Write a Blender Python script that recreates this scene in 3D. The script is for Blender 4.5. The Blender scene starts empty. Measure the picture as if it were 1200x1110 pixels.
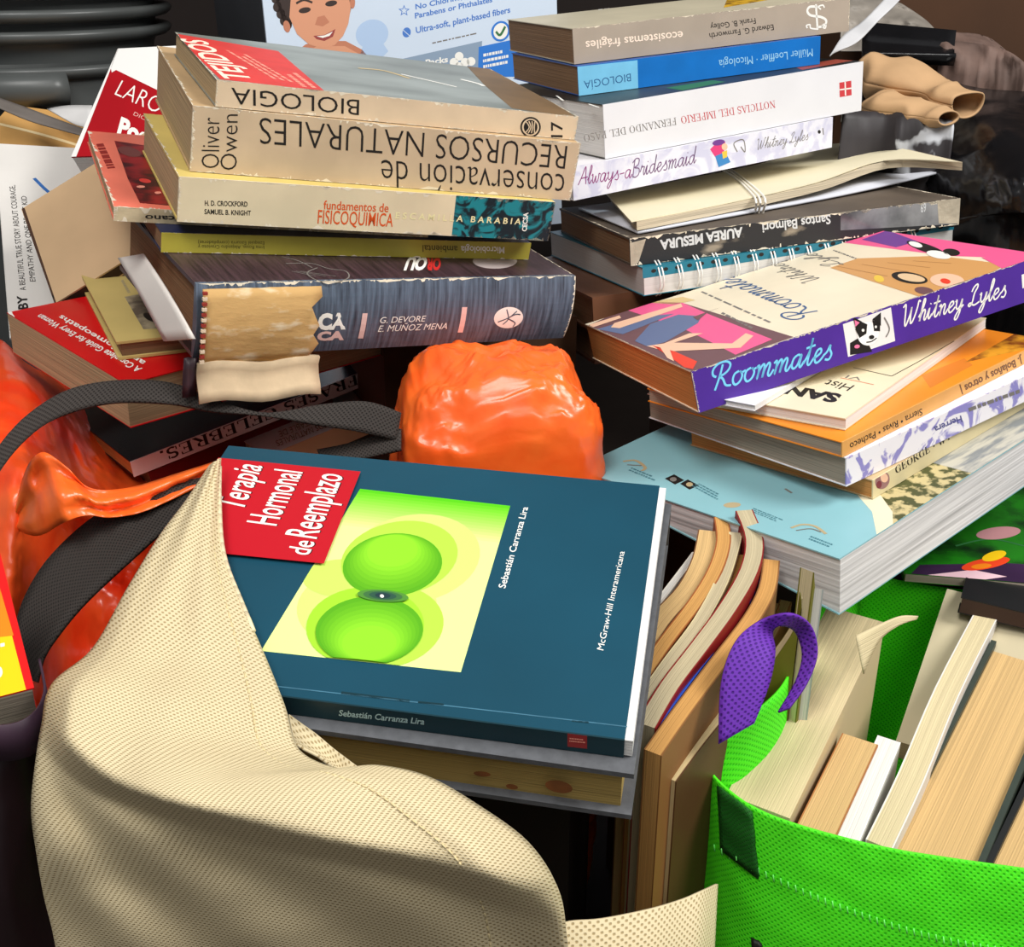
import bpy, math, random
from mathutils import Vector, Matrix, noise
from mathutils.geometry import tessellate_polygon
random.seed(7)
sc = bpy.context.scene
COL = sc.collection
R = math.radians
# ------------------------------------------------------------------ camera, world, lights
PITCH, FPX, CAMZ = R(24.6063), 1376.28, 0.68
cam_d = bpy.data.cameras.new('camera'); cam = bpy.data.objects.new('camera', cam_d); COL.objects.link(cam)
cam.location = (0, 0, CAMZ); cam.rotation_euler = (R(90) - PITCH, 0, 0)
cam_d.sensor_fit = 'HORIZONTAL'; cam_d.sensor_width = 36; cam_d.lens = 36 * FPX / 1200; cam_d.clip_start = .01
sc.camera = cam
sc.view_settings.view_transform = 'Standard'; sc.view_settings.look = 'None'
sc.view_settings.gamma = 1; sc.view_settings.exposure = 0.0; sc.view_settings.use_curve_mapping = False
w = bpy.data.worlds.new('world'); sc.world = w; w.use_nodes = True
w.node_tree.nodes['Background'].inputs[0].default_value = (.95, .97, 1, 1)
w.node_tree.nodes['Background'].inputs[1].default_value = .23
def area(name, loc, tgt, size, power, col=(1, 1, 1)):
    l = bpy.data.lights.new(name, 'AREA'); l.shape = 'RECTANGLE'; l.size, l.size_y = size; l.energy = power; l.color = col
    o = bpy.data.objects.new(name, l); COL.objects.link(o); o.location = loc
    o.rotation_euler = (Vector(tgt) - Vector(loc)).to_track_quat('-Z', 'Y').to_euler(); return o
area('window_light', (1.2, .22, 1.75), (.0, .6, .4), (.7, .7), 31, (1, .98, .95))
area('front_fill', (.35, -.75, 1.7), (0, .6, .4), (1.0, .6), 7, (1, .98, .95))  # added soft fill from behind the camera, brightens spines facing it
area('overhead_fill', (-.38, -.05, 1.9), (-.1, .6, .4), (.6, .6), 17, (1, .98, .95))  # added fill from above left, lifts the left faces and the shaded white spine

# ------------------------------------------------------------------ measuring helpers
FW = Vector((0, math.cos(PITCH), -math.sin(PITCH))); UP = Vector((0, math.sin(PITCH), math.cos(PITCH))); RT = Vector((1, 0, 0))
EYE = Vector((0, 0, CAMZ))
def ray(u, v): return FW + RT * ((u - 600) / FPX) - UP * ((v - 555) / FPX)
def at(u, v, d): return EYE + ray(u, v) * d                       # point seen at u,v, d metres in
def atz(u, v, z): r = ray(u, v); return EYE + r * ((z - CAMZ) / r.z)   # same, on the level z

# ------------------------------------------------------------------ materials
def C(r, g=None, b=None):
    if g is None: r, g, b = r
    f = lambda c: ((c / 255 + .055) / 1.055) ** 2.4 if c > 10 else c / 255 / 12.92
    return (f(r), f(g), f(b), 1)
MATS = {}
def nd(nt, t, **kw):
    n = nt.nodes.new(t)
    for k, v in kw.items(): setattr(n, k, v)
    return n
def M(name, col, rough=.5, var=.12, scale=25, bump=0, spec=.4, stretch=(1, 1, 1), col2=None, thr=(.35, .65), detail=6, metal=0, distort=0, bscale=None, trans=0):
    """principled surface: base colour mottled by noise (towards col2 where given), optional bump"""
    if name in MATS: return MATS[name]
    m = bpy.data.materials.new(name); m.use_nodes = True; nt = m.node_tree; b = nt.nodes['Principled BSDF']
    b.inputs['Roughness'].default_value = rough; b.inputs['Specular IOR Level'].default_value = spec; b.inputs['Metallic'].default_value = metal
    c1 = C(col); c2 = C(col2) if col2 else tuple(x * (1 - var) for x in c1[:3]) + (1,)
    if var > 0 or col2:
        tc = nd(nt, 'ShaderNodeTexCoord'); mp = nd(nt, 'ShaderNodeMapping'); mp.inputs['Scale'].default_value = stretch
        no = nd(nt, 'ShaderNodeTexNoise'); no.inputs['Scale'].default_value = scale; no.inputs['Detail'].default_value = detail; no.inputs['Distortion'].default_value = distort
        cr = nd(nt, 'ShaderNodeValToRGB'); cr.color_ramp.elements[0].position = thr[0]; cr.color_ramp.elements[1].position = thr[1]
        cr.color_ramp.elements[0].color = c1; cr.color_ramp.elements[1].color = c2
        L = nt.links.new
        L(tc.outputs['Object'], mp.inputs[0]); L(mp.outputs[0], no.inputs['Vector']); L(no.outputs['Fac'], cr.inputs[0]); L(cr.outputs[0], b.inputs['Base Color'])
        if bump:
            src = no
            if bscale:
                src = nd(nt, 'ShaderNodeTexNoise'); src.inputs['Scale'].default_value = bscale; src.inputs['Detail'].default_value = 4; L(mp.outputs[0], src.inputs['Vector'])
            bp = nd(nt, 'ShaderNodeBump'); bp.inputs['Strength'].default_value = bump; bp.inputs['Distance'].default_value = .002
            L(src.outputs['Fac'], bp.inputs['Height']); L(bp.outputs[0], b.inputs['Normal'])
    else:
        b.inputs['Base Color'].default_value = c1
    if trans: b.inputs['Subsurface Weight'].default_value = trans; b.inputs['Subsurface Radius'].default_value = (.02, .01, .005)
    MATS[name] = m; return m
def paged(name, col, dark=.72, axis=2, freq=1400):
    """page-block edges: fine leaf lines stacked along one axis"""
    s = [6, 6, 6]; s[axis] = freq
    c = tuple(x * dark for x in col)
    return M(name, col, .8, 0, 1, .25, .2, tuple(s), c, (.3, .75), 3)
def woven(name, col, hole, pitch=.0028, rough=.65, bump=.5, trans=.0):
    """non-woven fabric with a grid of pressed dimples, laid out on the cloth's own UVs (metres)"""
    if name in MATS: return MATS[name]
    m = bpy.data.materials.new(name); m.use_nodes = True; nt = m.node_tree; L = nt.links.new; b = nt.nodes['Principled BSDF']
    b.inputs['Roughness'].default_value = rough; b.inputs['Specular IOR Level'].default_value = .3
    uv = nd(nt, 'ShaderNodeUVMap'); sp = nd(nt, 'ShaderNodeSeparateXYZ'); L(uv.outputs[0], sp.inputs[0])
    def sn(o, off):
        a = nd(nt, 'ShaderNodeMath', operation='MULTIPLY'); a.inputs[1].default_value = 2 * math.pi / pitch; L(sp.outputs[o], a.inputs[0])
        s = nd(nt, 'ShaderNodeMath', operation='SINE'); L(a.outputs[0], s.inputs[0]); return s
    p = nd(nt, 'ShaderNodeMath', operation='MULTIPLY'); L(sn(0, 0).outputs[0], p.inputs[0]); L(sn(1, 0).outputs[0], p.inputs[1])
    mr = nd(nt, 'ShaderNodeMapRange'); mr.inputs[1].default_value = .15; mr.inputs[2].default_value = .8; L(p.outputs[0], mr.inputs[0])
    mx = nd(nt, 'ShaderNodeMix', data_type='RGBA'); mx.inputs[6].default_value = C(col); mx.inputs[7].default_value = C(hole); L(mr.outputs[0], mx.inputs[0]); L(mx.outputs[2], b.inputs['Base Color'])
    iv = nd(nt, 'ShaderNodeMath', operation='SUBTRACT'); iv.inputs[0].default_value = 1; L(mr.outputs[0], iv.inputs[1])
    bp = nd(nt, 'ShaderNodeBump'); bp.inputs['Strength'].default_value = bump; bp.inputs['Distance'].default_value = .0006; L(iv.outputs[0], bp.inputs['Height']); L(bp.outputs[0], b.inputs['Normal'])
    if trans: b.inputs['Subsurface Weight'].default_value = trans; b.inputs['Subsurface Radius'].default_value = (.01, .01, .01)
    MATS[name] = m; return m
def flat(name, col, rough=.5): return M(name, col, rough, 0)
K = flat('ink_black', (28, 24, 22)); WH = flat('ink_white', (240, 238, 230)); GREY = flat('ink_grey', (120, 115, 110))

# ------------------------------------------------------------------ mesh builder
class MB:
    def __init__(s): s.v = []; s.f = []; s.m = []; s.sm = []; s.mats = []; s.uv = {}
    def mi(s, mat):
        if mat not in s.mats: s.mats.append(mat)
        return s.mats.index(mat)
    def add(s, vs, fs, mat, smooth=False):
        o = len(s.v); s.v += [tuple(v) for v in vs]; i = s.mi(mat)
        for f in fs: s.f.append([o + k for k in f]); s.m.append(i); s.sm.append(smooth)
        return o
    def box(s, x0, x1, y0, y1, z0, z1, mat, fn=None, nx=1, ny=1):
        vs, fs = [], []
        def idx(i, j, k): return (i * (ny + 1) + j) * 2 + k
        for i in range(nx + 1):
            for j in range(ny + 1):
                for z in (z0, z1): vs.append((x0 + (x1 - x0) * i / nx, y0 + (y1 - y0) * j / ny, z))
        for i in range(nx):
            for j in range(ny):
                fs.append([idx(i, j, 1), idx(i + 1, j, 1), idx(i + 1, j + 1, 1), idx(i, j + 1, 1)])
                fs.append([idx(i, j, 0), idx(i, j + 1, 0), idx(i + 1, j + 1, 0), idx(i + 1, j, 0)])
        for i in range(nx):
            fs.append([idx(i, 0, 0), idx(i + 1, 0, 0), idx(i + 1, 0, 1), idx(i, 0, 1)]); fs.append([idx(i, ny, 0), idx(i, ny, 1), idx(i + 1, ny, 1), idx(i + 1, ny, 0)])
        for j in range(ny):
            fs.append([idx(0, j, 0), idx(0, j, 1), idx(0, j + 1, 1), idx(0, j + 1, 0)]); fs.append([idx(nx, j, 0), idx(nx, j + 1, 0), idx(nx, j + 1, 1), idx(nx, j, 1)])
        if fn: vs = [fn(*v) for v in vs]
        s.add(vs, fs, mat)
    def tube(s, pts, r, mat, n=8, close=False):
        pts = [Vector(p) for p in pts]; vs = []; N = len(pts); ref = Vector((0, 0, 1))
        rs = r if isinstance(r, (list, tuple)) else [r] * N
        for i, p in enumerate(pts):
            t = (pts[min(i + 1, N - 1)] - pts[max(i - 1, 0)]).normalized()
            a = t.cross(ref);
            if a.length < .05: a = t.cross(Vector((1, 0, 0)))
            a.normalize(); b = t.cross(a)
            for k in range(n):
                g = 2 * math.pi * k / n; vs.append(p + (a * math.cos(g) + b * math.sin(g)) * rs[i])
        fs = [[i * n + k, i * n + (k + 1) % n, (i + 1) * n + (k + 1) % n, (i + 1) * n + k] for i in range(N - 1) for k in range(n)]
        fs += [list(range(n))[::-1], [(N - 1) * n + k for k in range(n)]]
        s.add(vs, fs, mat, True)
    def grid(s, rows, mat, thick=0, smooth=True, even=False):
        """rows of Vectors -> sheet, optionally given a thickness along its normals; UVs in metres"""
        nr, nc = len(rows), len(rows[0]); vs = [v for r in rows for v in r]
        fs = [[i * nc + j, i * nc + j + 1, (i + 1) * nc + j + 1, (i + 1) * nc + j] for i in range(nr - 1) for j in range(nc - 1)]
        o = s.add(vs, fs, mat, smooth)
        mid = nr // 2; us = [0.]
        for j in range(1, nc): us.append(us[-1] + (rows[mid][j] - rows[mid][j - 1]).length)
        for j in range(nc):
            a = 0.
            for i in range(nr):
                if i: a += (rows[i][j] - rows[i - 1][j]).length
                s.uv[o + i * nc + j] = (us[j], a)
        if even:   # weave follows every row's own length, measured from the hem
            tot = sum((rows[i + 1][0] - rows[i][0]).length + (rows[i + 1][-1] - rows[i][-1]).length for i in range(nr - 1)) / 2
            for i in range(nr):
                wd = (rows[i][-1] - rows[i][0]).length * 1.12
                for j in range(nc): s.uv[o + i * nc + j] = ((1 - j / (nc - 1)) * wd, i / (nr - 1) * tot)
    def build(s, name, parent=None, solid=0):
        me = bpy.data.meshes.new(name); me.from_pydata(s.v, [], s.f)
        for m in s.mats: me.materials.append(m)
        for p, mi, sm in zip(me.polygons, s.m, s.sm): p.material_index = mi; p.use_smooth = sm
        if s.uv:
            ul = me.uv_layers.new(name='UVMap')
            for l in me.loops: ul.data[l.index].uv = s.uv.get(l.vertex_index, (0, 0))
        me.update()
        o = bpy.data.objects.new(name, me); COL.objects.link(o)
        if parent: o.parent = parent
        if solid:
            sd = o.modifiers.new('thickness', 'SOLIDIFY'); sd.thickness = solid; sd.offset = 0
        return o
def tag(o, label, cat, group=None, kind=None):
    o['label'] = label
    if cat: o['category'] = cat
    if group: o['group'] = group
    if kind: o['kind'] = kind
    return o
def empty(name, label, cat, mat4=None, group=None):
    o = bpy.data.objects.new(name, None); COL.objects.link(o); o.empty_display_size = .02
    if mat4 is not None: o.matrix_world = mat4
    return tag(o, label, cat, group)
def crom(pts, n):
    """Catmull-Rom through a list of tuples / Vectors"""
    P = [Vector(p) for p in pts]; out = []; N = len(P) - 1
    for k in range(n + 1):
        t = k / n * N; i = min(int(t), N - 1); f = t - i
        a, b, c, d = P[max(i - 1, 0)], P[i], P[i + 1], P[min(i + 2, N)]
        out.append(.5 * ((2 * b) + (c - a) * f + (2 * a - 5 * b + 4 * c - d) * f * f + (3 * b - a - 3 * c + d) * f ** 3))
    return out

# ------------------------------------------------------------------ lettering
_caps = {}
def glyphs(txt, bold=0, shear=0):
    c = bpy.data.curves.new('lettering', 'FONT'); c.body = txt; c.offset = bold; c.resolution_u = 3; c.shear = shear
    o = bpy.data.objects.new('lettering', c); COL.objects.link(o)
    dg = bpy.context.evaluated_depsgraph_get(); dg.update(); e = o.evaluated_get(dg); me = e.to_mesh()
    vs = [(v.co.x, v.co.y) for v in me.vertices]; fs = [list(p.vertices) for p in me.polygons]
    e.to_mesh_clear(); bpy.data.objects.remove(o); bpy.data.curves.remove(c)
    return vs, fs
def capheight():
    if 'H' not in _caps: _caps['H'] = max(v[1] for v in glyphs('H')[0])
    return _caps['H']
def stroke(pts, wd):
    """flat pen stroke along 2-D points -> quads"""
    P = [Vector(p) for p in pts]; vs, fs = [], []; N = len(P)
    for i, p in enumerate(P):
        t = P[min(i + 1, N - 1)] - P[max(i - 1, 0)]
        if t.length < 1e-9: t = Vector((1, 0))
        t.normalize(); n = Vector((-t.y, t.x)) * wd / 2; vs += [p + n, p - n]
    for i in range(N - 1): fs.append([2 * i, 2 * i + 1, 2 * i + 3, 2 * i + 2])
    return vs, fs
SCR = {  # hand-written letters: advance, strokes (baseline 0, x-height .5, capitals 1)
 'R': (.78, [[(.1, .5), (-.05, .6), (-.08, .8), (.1, .98), (.42, 1.), (.62, .86), (.58, .66), (.4, .53), (.25, .5), (.4, .35), (.55, .1), (.78, .04)], [(.3, .92), (.24, .5), (.12, 0)]]),
 'o': (.5, [[(.26, .5), (.08, .42), (.05, .18), (.18, .01), (.36, .1), (.42, .32), (.3, .5), (.38, .42), (.54, .46)]]),
 'm': (.74, [[(0, .42), (.1, .5), (.12, .3), (.08, 0), (.14, .3), (.27, .5), (.34, .4), (.3, 0), (.36, .3), (.5, .5), (.57, .4), (.53, .1), (.62, .0), (.76, .2)]]),
 'n': (.52, [[(0, .42), (.1, .5), (.12, .3), (.08, 0), (.14, .3), (.27, .5), (.35, .4), (.32, .1), (.4, .0), (.54, .2)]]),
 'a': (.55, [[(.4, .42), (.28, .5), (.1, .4), (.05, .15), (.15, .01), (.3, .12), (.42, .48), (.38, .12), (.45, 0), (.57, .2)]]),
 't': (.4, [[(.0, .1), (.2, .5), (.27, 1.), (.2, .4), (.18, .08), (.28, 0), (.42, .2)], [(.04, .66), (.42, .7)]]),
 'e': (.44, [[(0, .2), (.15, .24), (.32, .36), (.28, .5), (.14, .46), (.07, .22), (.15, .01), (.3, .03), (.46, .2)]]),
 's': (.42, [[(0, .2), (.15, .32), (.25, .54), (.26, .38), (.36, .18), (.28, .0), (.1, .04)]]),
 'h': (.5, [[(0, .2), (.2, .6), (.28, .95), (.2, 1.), (.14, .6), (.08, 0), (.14, .3), (.28, .5), (.36, .4), (.33, .1), (.4, 0), (.52, .2)]]),
 'i': (.28, [[(0, .2), (.1, .5), (.08, .12), (.15, 0), (.28, .2)], [(.12, .68), (.15, .72)]]),
 'y': (.5, [[(0, .42), (.08, .5), (.08, .2), (.18, .05), (.32, .2), (.4, .5), (.34, -.1), (.2, -.42), (.08, -.36), (.2, -.1), (.52, .2)]]),
 'l': (.3, [[(0, .2), (.2, .6), (.26, .95), (.18, 1), (.12, .6), (.1, .15), (.18, 0), (.32, .2)]]),
 'd': (.55, [[(.4, .42), (.28, .5), (.1, .4), (.05, .15), (.15, .01), (.3, .12), (.42, .6), (.45, 1), (.4, .3), (.44, .02), (.57, .2)]]),
 'r': (.38, [[(0, .2), (.1, .55), (.12, .46), (.28, .46), (.24, .2), (.3, 0), (.4, .2)]]),
 'w': (.62, [[(0, .42), (.08, .5), (.1, .1), (.2, .02), (.3, .4), (.32, .1), (.42, .02), (.52, .3), (.52, .5), (.64, .46)]]),
 'W': (.95, [[(-.05, .88), (.08, 1), (.12, .7), (.16, .1), (.25, 0), (.42, .5), (.46, .8), (.46, .3), (.52, .02), (.66, .2), (.8, .7), (.84, 1), (.95, .94)]]),
 'L': (.64, [[(.1, .7), (.2, .9), (.38, 1), (.42, .85), (.28, .6), (.22, .2), (.1, .02), (.0, .1), (.12, .16), (.35, .02), (.66, .12)]]),
 'A': (.66, [[(0, 0), (.2, .4), (.45, 1), (.5, .5), (.56, 0)], [(.15, .35), (.66, .4)]]),
 'B': (.62, [[(.15, .95), (.12, .5), (.1, 0)], [(.0, .8), (.2, 1), (.45, .95), (.42, .65), (.18, .52), (.5, .42), (.52, .12), (.3, -.02), (.08, .05)]]),
 '-': (.4, [[(.02, .3), (.36, .34)]]), ' ': (.32, []),
}
def script(txt, wd=.07):
    vs, fs, x = [], [], 0
    for ch in txt:
        adv, st = SCR[ch]
        for s_ in st:
            pts = [(p.x + x + .12 * p.y, p.y) for p in crom([(a, b, 0) for a, b in s_], (len(s_) - 1) * 5)]
            v, f = stroke(pts, wd); o = len(vs); vs += [tuple(q) for q in v]; fs += [[o + k for k in q] for q in f]
        x += adv
    return vs, fs
def _arc(cx, cy, rx, ry, a0, a1, n=12): return [(cx + rx * math.cos(R(a0 + (a1 - a0) * k / n)), cy + ry * math.sin(R(a0 + (a1 - a0) * k / n))) for k in range(n + 1)]
TK, TN = .15, .055
def _v(x, y0=0, y1=1, w=TK): return (w, [(x, y0), (x, y1)])
def _s(x, y, h=.17): return (TN, [(x - h, y + (.027 if y < .5 else -.027)), (x + h, y + (.027 if y < .5 else -.027))])
SERIF = {
 'A': (.92, [(TN, [(.1, 0), (.44, 1)]), (TK, [(.42, 1), (.78, 0)]), (TN, [(.24, .36), (.64, .36)]), _s(.1, 0), _s(.78, 0)]),
 'B': (.82, [_v(.2), (TN, _arc(.42, .75, .2, .23, 90, -90)), (TN, _arc(.42, .26, .27, .24, 90, -90)), (TN, [(.06, .975), (.42, .975)]), (TN, [(.2, .51), (.42, .51)]), (TN, [(.06, .027), (.42, .027)]), (.12, [(.62, .65), (.62, .85)]), (.13, [(.69, .14), (.69, .4)])]),
 'C': (.86, [(TN, _arc(.46, .5, .36, .48, 50, 310, 20)), (TK, _arc(.44, .5, .31, .44, 125, 235, 10)), (TN, [(.72, .62), (.72, 1)])]),
 'D': (.92, [_v(.2), (TN, _arc(.38, .5, .43, .47, 90, -90, 16)), (TK, _arc(.36, .5, .4, .4, 45, -45, 10)), (TN, [(.06, .975), (.4, .975)]), (TN, [(.06, .027), (.4, .027)])]),
 'E': (.8, [_v(.2), (TN, [(.06, .975), (.68, .975)]), (TN, [(.2, .51), (.5, .51)]), (TN, [(.06, .027), (.7, .027)]), (TN, [(.67, .98), (.67, .76)]), (TN, [(.7, .02), (.7, .26)]), (TN, [(.5, .38), (.5, .64)])]),
 'F': (.76, [_v(.2), (TN, [(.06, .975), (.66, .975)]), (TN, [(.2, .51), (.5, .51)]), _s(.2, 0), (TN, [(.65, .98), (.65, .76)]), (TN, [(.5, .38), (.5, .64)])]),
 'G': (.94, [(TN, _arc(.46, .5, .36, .48, 50, 310, 20)), (TK, _arc(.44, .5, .31, .44, 125, 235, 10)), (TN, [(.72, .64), (.72, 1)]), (TK, [(.72, .04), (.72, .4)]), _s(.72, .46, .16)]),
 'I': (.44, [_v(.22), _s(.22, 0), _s(.22, 1)]),
 'L': (.76, [_v(.2), _s(.2, 1), (TN, [(.06, .027), (.66, .027)]), (TN, [(.66, .02), (.66, .28)])]),
 'M': (1.1, [(TN, [(.16, 0), (.16, 1)]), (TK, [(.18, 1), (.54, .05)]), (TN, [(.54, .05), (.88, 1)]), _v(.9), _s(.16, 0), _s(.9, 0), _s(.12, 1, .1), _s(.95, 1, .1)]),
 'N': (.96, [(TN, [(.17, 0), (.17, 1)]), (TK, [(.18, 1), (.78, .02)]), (TN, [(.78, 0), (.78, 1)]), _s(.17, 0), _s(.78, 1), _s(.1, 1, .1)]),
 'O': (.96, [(TN, _arc(.48, .5, .38, .48, 0, 360, 26)), (TK, _arc(.46, .5, .31, .42, 130, 230, 10)), (TK, _arc(.5, .5, .31, .42, 50, -50, 10))]),
 'P': (.76, [_v(.2), (TN, _arc(.4, .73, .24, .25, 90, -90)), (TN, [(.06, .975), (.42, .975)]), (TN, [(.2, .48), (.42, .48)]), _s(.2, 0), (.12, [(.61, .6), (.61, .86)])]),
 'R': (.9, [_v(.2), (TN, _arc(.4, .74, .24, .24, 90, -90)), (TN, [(.06, .975), (.42, .975)]), (TN, [(.2, .5), (.42, .5)]), _s(.2, 0), (.12, [(.61, .62), (.61, .86)]), (TK, [(.42, .5), (.76, .03)]), (TN, [(.7, .03), (.88, .03)])]),
 'S': (.7, [(TN, [(.58, .68), (.58, .98)]), (TN, [(.1, .02), (.1, .32)]), (.12, _arc(.33, .73, .2, .23, 40, 250, 12) + _arc(.35, .26, .22, .24, 80, -140, 12))]),
 'T': (.84, [_v(.42), _s(.42, 0), (TN, [(.06, .975), (.78, .975)]), (TN, [(.07, .98), (.07, .74)]), (TN, [(.77, .98), (.77, .74)])]),
 'W': (1.2, [(TK, [(.14, 1), (.4, 0)]), (TN, [(.4, 0), (.6, .9)]), (TK, [(.58, .95), (.82, 0)]), (TN, [(.82, 0), (1.06, 1)]), _s(.14, 1), _s(1.06, 1)]),
 'Y': (.9, [(TK, [(.14, 1), (.46, .45)]), (TN, [(.46, .45), (.76, 1)]), _v(.46, 0, .48), _s(.14, 1), _s(.76, 1, .14), _s(.46, 0)]),
 '.': (.34, [(.17, [(.1, .08), (.26, .08)])]), '*': (.5, [(.2, [(.12, .45), (.32, .45)])]), ' ': (.4, []),
}
def serif(txt, lw=1.):
    vs, fs, x = [], [], 0
    for ch in txt:
        adv, st = SERIF[ch]
        for wd, pts in st:
            v, f = stroke([(a + x, b) for a, b in pts], wd * lw); o = len(vs); vs += [tuple(q) for q in v]; fs += [[o + k for k in q] for q in f]
        x += adv
    return vs, fs

# ------------------------------------------------------------------ printed marks on a flat face of a thing
class Face:
    """maps picture measurements onto one face of a thing, in that thing's own coordinates"""
    def __init__(s, mw, which, val, lim=None, bulge=None):
        s.inv = mw.inverted(); s.o = s.inv @ EYE; s.which = which; s.val = val; s.lim = lim; s.bulge = bulge; s.items = []
    def loc(s, p):
        d = s.inv.to_3x3() @ ray(*p); ax = {'top': 2, 'spine': 1, 'end': 0}[s.which]
        q = s.o + d * ((s.val - s.o[ax]) / d[ax])
        return Vector({'top': (q.x, q.y), 'spine': (q.x, q.z), 'end': (q.y, q.z)}[s.which])
    def place(s, vs, lay):
        e = .00006 * (lay + 1); out = []
        for a, b in vs:
            if s.which == 'top': out.append((a, b, s.val + e))
            elif s.which == 'spine': out.append((a, s.val - e - (s.bulge(b) if s.bulge else 0), b))
            else: out.append((s.val - e, a, b))
        return out
    def clip(s, poly):
        if not s.lim: return poly
        x0, x1, y0, y1 = s.lim
        for ax, v, sg in ((0, x0, 1), (0, x1, -1), (1, y0, 1), (1, y1, -1)):
            out = []
            for i in range(len(poly)):
                a, b = poly[i - 1], poly[i]; ia = (a[ax] - v) * sg >= 0; ib = (b[ax] - v) * sg >= 0
                if ia != ib: t = (v - a[ax]) / (b[ax] - a[ax]); out.append(a + (b - a) * t)
                if ib: out.append(b)
            poly = out
            if not poly: return []
        return poly
    def put(s, vs, fs, mat, lay): s.items.append((s.place(vs, lay), fs, mat))
    def poly(s, pts, mat, lay=0, raw=False, clipto=None):
        P = [Vector(p) for p in pts] if raw else [s.loc(p) for p in pts]
        P = s.clip(P)
        if clipto: P = clip_convex(P, [s.loc(p) for p in clipto])
        if len(P) < 3: return
        parts = [P]
        if s.bulge:
            parts = []; lo, hi = s.lim[2], s.lim[3]
            for k in range(10):
                a, b_ = lo + (hi - lo) * k / 10, lo + (hi - lo) * (k + 1) / 10; keep, s.lim = s.lim, (-9, 9, a, b_); q = s.clip(P); s.lim = keep
                if len(q) > 2: parts.append(q)
        for P in parts:
            t = tessellate_polygon([[Vector((p[0], p[1], 0)) for p in P]])
            s.put([tuple(p) for p in P], [list(q) for q in t], mat, lay)
    def ell(s, c, a, b, mat, lay=0, n=28, clipto=None):
        s.poly([(c[0] + a[0] * math.cos(2 * math.pi * k / n) + b[0] * math.sin(2 * math.pi * k / n), c[1] + a[1] * math.cos(2 * math.pi * k / n) + b[1] * math.sin(2 * math.pi * k / n)) for k in range(n)], mat, lay, clipto=clipto)
    def glyph(s, vf, p0, p1, p2, mat, lay, hh, x0=None, x1=None):
        vs, fs = vf; a, b, c = s.loc(p0), s.loc(p1), s.loc(p2)
        x0 = min(v[0] for v in vs) if x0 is None else x0; x1 = max(v[0] for v in vs) if x1 is None else x1
        s.put([tuple(a + (b - a) * ((v[0] - x0) / (x1 - x0)) + (c - a) * (v[1] / hh)) for v in vs], fs, mat, lay)
    def text(s, t, p0, p1, p2, mat, bold=0, shear=0, lay=1): s.glyph(glyphs(t, bold, shear), p0, p1, p2, mat, lay, capheight())
    def hand(s, t, p0, p1, p2, mat, wd=.07, lay=1): s.glyph(script(t, wd), p0, p1, p2, mat, lay, 1)
    def serif(s, t, p0, p1, p2, mat, lw=1., lay=1): s.glyph(serif(t, lw), p0, p1, p2, mat, lay, 1)
    def pen(s, pts, wpx, mat, lay=1):
        P = [s.loc(p) for p in pts]; k = (s.loc((pts[0][0] + 1, pts[0][1])) - s.loc(pts[0])).length
        P = [Vector((q.x, q.y)) for q in crom([(p.x, p.y, 0) for p in P], 6 * (len(P) - 1))]
        v, f = stroke(P, wpx * k); s.put([tuple(q) for q in v], f, mat, lay)
    def lines(s, p0, p1, p2, n, mat, lay=1, seed=1, fill=.5):
        """small print too fine to read: rows of word-length dashes"""
        rnd = random.Random(seed); a, b, c = s.loc(p0), s.loc(p1), s.loc(p2)
        for i in range(n):
            y = i / n; x = rnd.random() * .05; end = 1 - rnd.random() * .3
            while x < end:
                w_ = .04 + rnd.random() * .09
                q = [a + (b - a) * xx + (c - a) * yy for xx, yy in ((x, y), (min(x + w_, 1), y), (min(x + w_, 1), y + fill / n), (x, y + fill / n))]
                s.poly([tuple(v) for v in q], mat, lay, raw=True); x += w_ + .025
    def wear(s, edges, mat, n=26, w_=.0022, seed=1, lay=0):
        """chipped, rubbed edges: small irregular flecks along the named sides"""
        rnd = random.Random(seed); x0, x1, y0, y1 = s.lim
        for e in edges:
            for k in range(n * 2):
                a = rnd.random(); b_ = min(1, a + min(.12, rnd.expovariate(70)) + .003); d = w_ * rnd.random() ** 2.2 + .00025
                m1 = a + (b_ - a) * rnd.uniform(.2, .5); m2 = a + (b_ - a) * rnd.uniform(.5, .8); d2 = d * rnd.uniform(.3, 1)
                if e in 'tb': y = y1 if e == 't' else y0; g = -1 if e == 't' else 1; Lx = x1 - x0; P = [(x0 + Lx * a, y), (x0 + Lx * m1, y + g * d), (x0 + Lx * m2, y + g * d2), (x0 + Lx * b_, y)]
                else: x = x1 if e == 'r' else x0; g = -1 if e == 'r' else 1; Ly = y1 - y0; P = [(x, y0 + Ly * a), (x + g * d, y0 + Ly * m1), (x + g * d2, y0 + Ly * m2), (x, y0 + Ly * min(1, b_ + .05))]
                s.poly(P, mat, lay, raw=True)
    def bake(s, mb):
        for vs, fs, m in s.items: mb.add(vs, fs, m)
def clip_convex(P, Q):
    area2 = sum(Q[i - 1].x * Q[i].y - Q[i].x * Q[i - 1].y for i in range(len(Q)))
    if area2 < 0: Q = Q[::-1]
    for i in range(len(Q)):
        a, b = Q[i - 1], Q[i]; out = []
        side = lambda p: (b.x - a.x) * (p.y - a.y) - (b.y - a.y) * (p.x - a.x)
        for k in range(len(P)):
            p, q = P[k - 1], P[k]; sp, sq = side(p), side(q)
            if (sp >= 0) != (sq >= 0): out.append(p + (q - p) * (sp / (sp - sq)))
            if sq >= 0: out.append(q)
        P = out
        if not P: return []
    return P

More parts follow.
